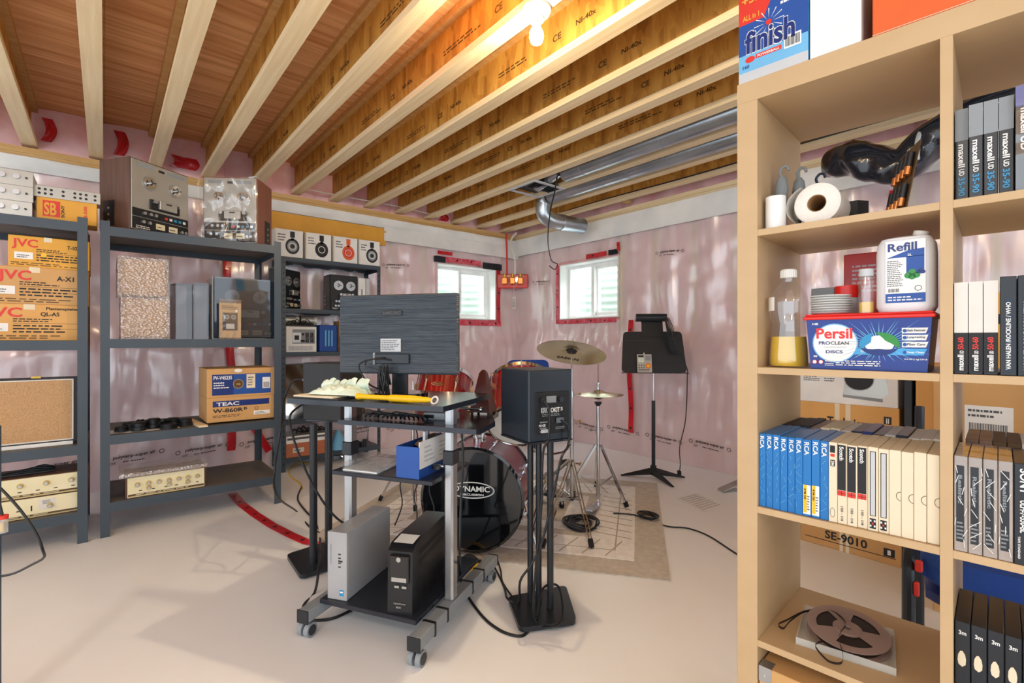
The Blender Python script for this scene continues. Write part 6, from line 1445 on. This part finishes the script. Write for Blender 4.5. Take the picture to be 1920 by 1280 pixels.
# ================================================================ behind the bookcase
def wbox(nm, lbl, x0, x1, y0, dep, z0, z1, mt_, f=None, cat='box', grp=None):
    m = MB().box(0, x1-x0, 0, dep, 0, z1-z0, mt_, .003)
    if f: f(m, x1-x0, z1-z0)
    return m.build(nm, None, (x0, y0, z0), 0, lbl, cat, grp)
def tec(model, num):
    def f(m, W, H):
        m.text('Technics', W*.27, H*.42, W*.42, H*.17, 'ink'); m.text('Panasonic', W*.45, H*.30, W*.24, H*.07, 'ink'); m.text(model, W*.27, H*.12, W*.42, H*.11, 'ink')
        m.q(W*.05, H*.085, W*.9, .004, 'ink'); m.q(W*.84, H*.1, W*.1, H*.1, 'ink', e=.001); m.text(num, W*.875, H*.12, W*.03, H*.06, 'paper', e=.0016); m.q(W*.42, 0, W*.035, H, 'beige', e=.0003); m.q(W*.48, 0, W*.035, H, 'beige', e=.0003)
    return f
wbox('carton', 'Technics carton standing on the floor, seen through the lower bookcase cell', -1.12, -.645, 3.13, .4, .0, .42, 'carton2', tec('SE-9010', '1'))
def tec2(m, W, H):
    m.text('Technics', W*.3, H*.68, W*.38, H*.13, 'ink'); m.text('Panasonic', W*.46, H*.58, W*.22, H*.06, 'ink'); m.q(W*.86, H*.78, W*.07, H*.1, 'ink', e=.001); m.text('ii', W*.88, H*.79, W*.03, H*.07, 'paper', e=.0016); m.q(W*.38, 0, W*.05, H, 'beige', e=.0003); m.q(W*.49, 0, W*.05, H, 'beige', e=.0003)
wbox('carton', 'Technics carton in the middle of the stack under the turntable box', -1.12, -.655, 3.13, .4, .4203, .815, 'carton', tec2)
def tt(m, W, H):
    m.fine(W*.04, H*.55, W*.2, H*.3, 6, 'inkgrey'); m.fine(W*.27, H*.55, W*.15, H*.3, 5, 'inkgrey')
    m.add([(W*.47, -.0008, H*.25), (W*.86, -.0008, H*.2), (W*.92, -.0008, H*.35), (W*.88, -.0008, H*.8), (W*.5, -.0008, H*.85)], [(0,1,2,3,4)], 'silver'); m.disc(W*.63, H*.66, W*.145, 'ink', rz=H*.27, e=.0012); m.ring(W*.63, H*.66, W*.15, .004, 'grey', rz=H*.29, e=.0016); m.add([(W*.47, -.0012, H*.25), (W*.86, -.0012, H*.2), (W*.86, -.0012, H*.12), (W*.47, -.0012, H*.18)], [(0,1,2,3)], 'grey')
wbox('turntable_box', 'white turntable box with deck picture, on top of the carton stack', -1.12, -.66, 3.13, .4, .8153, 1.03, 'white', tt)
wbox('dark_case', 'tall black and navy flat case standing right of the carton stack', -.635, -.60, 3.12, .35, 0, 1.0, 'black')
wbox('navy_panel', 'narrow navy flat box beside the black case', -.595, -.57, 3.15, .35, 0, .98, 'navy')
wbox('carton', 'tall plain tan carton between the navy panel and labelled carton', -.565, -.475, 3.0, .4, 0, 1.05, 'carton')
def ship(m, W, H):
    m.q(W*.3, H*.62, W*.42, H*.26, 'paper'); m.fine(W*.33, H*.83, W*.3, H*.04, 2, 'inkgrey', e=.001); 
    for k in range(24): m.q(W*.34+k*W*.014, H*.76, W*.007, H*.05, 'ink', e=.001)
    m.text('LTB CAB', W*.4, H*.72, W*.16, H*.02, 'ink', e=.001); m.q(W*.31, H*.64, W*.06, H*.04, 'ink', e=.001); m.text('2', W*.325, H*.645, W*.02, H*.03, 'paper', e=.0014); m.q(W*.52, H*.63, W*.17, H*.025, 'inkgrey', e=.001)
wbox('carton', 'brown carton with white shipping label behind the right bookcase cells', -.46, -.12, 2.75, .45, 0, 1.02, 'carton2', ship)
wbox('padded_envelope', 'orange yellow padded envelope standing on the labelled carton', -.40, -.12, 2.8, .05, 1.0203, 1.36, 'gold', lambda m, W, H: m.q(W*.35, H*.62, W*.45, H*.12, 'ink'))
wbox('blue_box', 'tall dark blue box at the right edge behind the bookcase', -.11, .12, 2.7, .4, 0, 1.1, 'navy')
# blue chair near the bookcase
c0 = on_d(1704, 1150, 1.60)
t = thing('blue_chair', 'blue padded chair with black frame and red straps behind the bookcase', 'chair', (c0.x, c0.y, 0), math.atan2(RY, RX)-.75, 'blue chairs')
def pill(x0, x1, y0, y1, z0, z1, nm, mt_='bluefabric'):
    m = MB(); n = 20; rows = ((.9, 0), (1, .25), (1, .7), (.92, 1), (.5, 1.08), (0.01, 1.1)); cx, cy = (x0+x1)/2, (y0+y1)/2
    vs = []
    for s, q in rows:
        for k in range(n):
            a_ = 2*PI*k/n; c_, s_ = math.cos(a_), math.sin(a_); f = (abs(c_)**5+abs(s_)**5)**(-.2); vs.append((cx+(x1-x0)/2*c_*f*s, cy+(y1-y0)/2*s_*f*s, z0+(z1-z0)*q))
    m.add(vs, [(j*n+k, j*n+(k+1)%n, (j+1)*n+(k+1)%n, (j+1)*n+k) for j in range(len(rows)-1) for k in range(n)]+[tuple(reversed(range(n)))], mt_); m.build(nm, t)
pill(.02, .50, .0, .46, .36, .46, 'seat')
pill(.03, .48, .02, .45, .29, .355, 'seat_base', 'navy')
for x in (0, .53):
    MB().tube([(x, -.03, 0), (x, -.01, .25), (x, .0, .42), (x, .06, .47)], .018, 'satin', 10).build('leg', t); MB().tube([(x, .48, 0), (x, .47, .25), (x, .45, .6), (x, .5, .9)], .016, 'satin', 10).build('leg', t)
MB().box(.50, .52, .05, .45, .58, .92, 'bluefabric', .008).build('backrest', t)
MB().box(.0, .53, .46, .485, .33, .355, 'satin').build('front_rail', t)
MB().box(.016, .036, -.022, -.001, .42, .455, 'red', .004).build('red_strap', t); MB().box(.012, .028, -.022, -.001, .34, .385, 'red', .004).build('red_strap', t)
# black wrapped duct
t = thing('wrapped_duct', 'black plastic wrapped flexible duct sagging under the joists behind the bookcase', 'duct', (0, 0, 0))
A = on_y(1555, 300, 3.6); B = on_y(1690, 320, 3.6); C_ = on_y(1765, 285, 3.6); 
m = MB(); pts = [(A.x-.0, 3.75, A.z+.02), (A.x+.15, 3.62, A.z-.03), (B.x, 3.6, B.z+.03), (C_.x, 3.6, C_.z+.1), (C_.x+.5, 3.6, 2.45), (C_.x+1.2, 3.6, 2.5)]
m.tube(pts, .105, 'bin', 24, 10)
for i, v in enumerate(m.v): n_ = nz(v[0]*14, v[1]*10, v[2]*10)*.03; m.v[i] = (v[0]+n_*.3, v[1]+n_, v[2]+n_)
m.build('plastic_sleeve', t, sharp=80)
MB().tube([(B.x+.1, 3.6-.15, B.z), (B.x+.1, 3.46, B.z+.1), (B.x+.1, 3.55, B.z+.2)], .012, 'lightgrey').build('silver_tie', t)
# left frame edge: equipment stand post with plug and lead
p = cw(-1.562, 1.5)
t = thing('equipment_post', 'dark steel upright of a stand cut by the left frame edge', 'stand', (p[0], p[1], 0), math.atan2(RY, RX))
MB().box(-.06, .0, -.03, 0, .0, .905, 'racksteel', .004).build('upright', t)
MB().box(-.3, -.061, .0, .1, .0, .02, 'racksteel', .004).build('foot_plate', t)
q_ = on_d(5, 985, 1.43)
t = thing('plug_connector', 'clear and red plug connector hanging at the left frame edge', 'plug', q_, 0)
MB().cyl((0, 0, -.02), (0, 0, .02), .012, 'clearplastic', 14).cyl((0, 0, -.016), (0, 0, .01), .007, 'brass', 12).build('plug_body', t); MB().cyl((0, 0, .02), (0, 0, .03), .013, 'red', 14).build('red_collar', t); MB().tube([(0, 0, .03), (-.01, -.01, .1), (-.04, -.02, .3)], .003, 'black').build('lead', t)
cable([on_d(x, y, 1.75) for x, y in ((-12, 905), (6, 920), (40, 958), (68, 1000), (80, 1030))]+[on_d(82, 1045, 1.8), on_d(60, 1058, 1.85), on_d(25, 1075, 1.9), on_d(-10, 1082, 1.9)], .0045, 'black cable bowing out from the left frame edge over the floor')
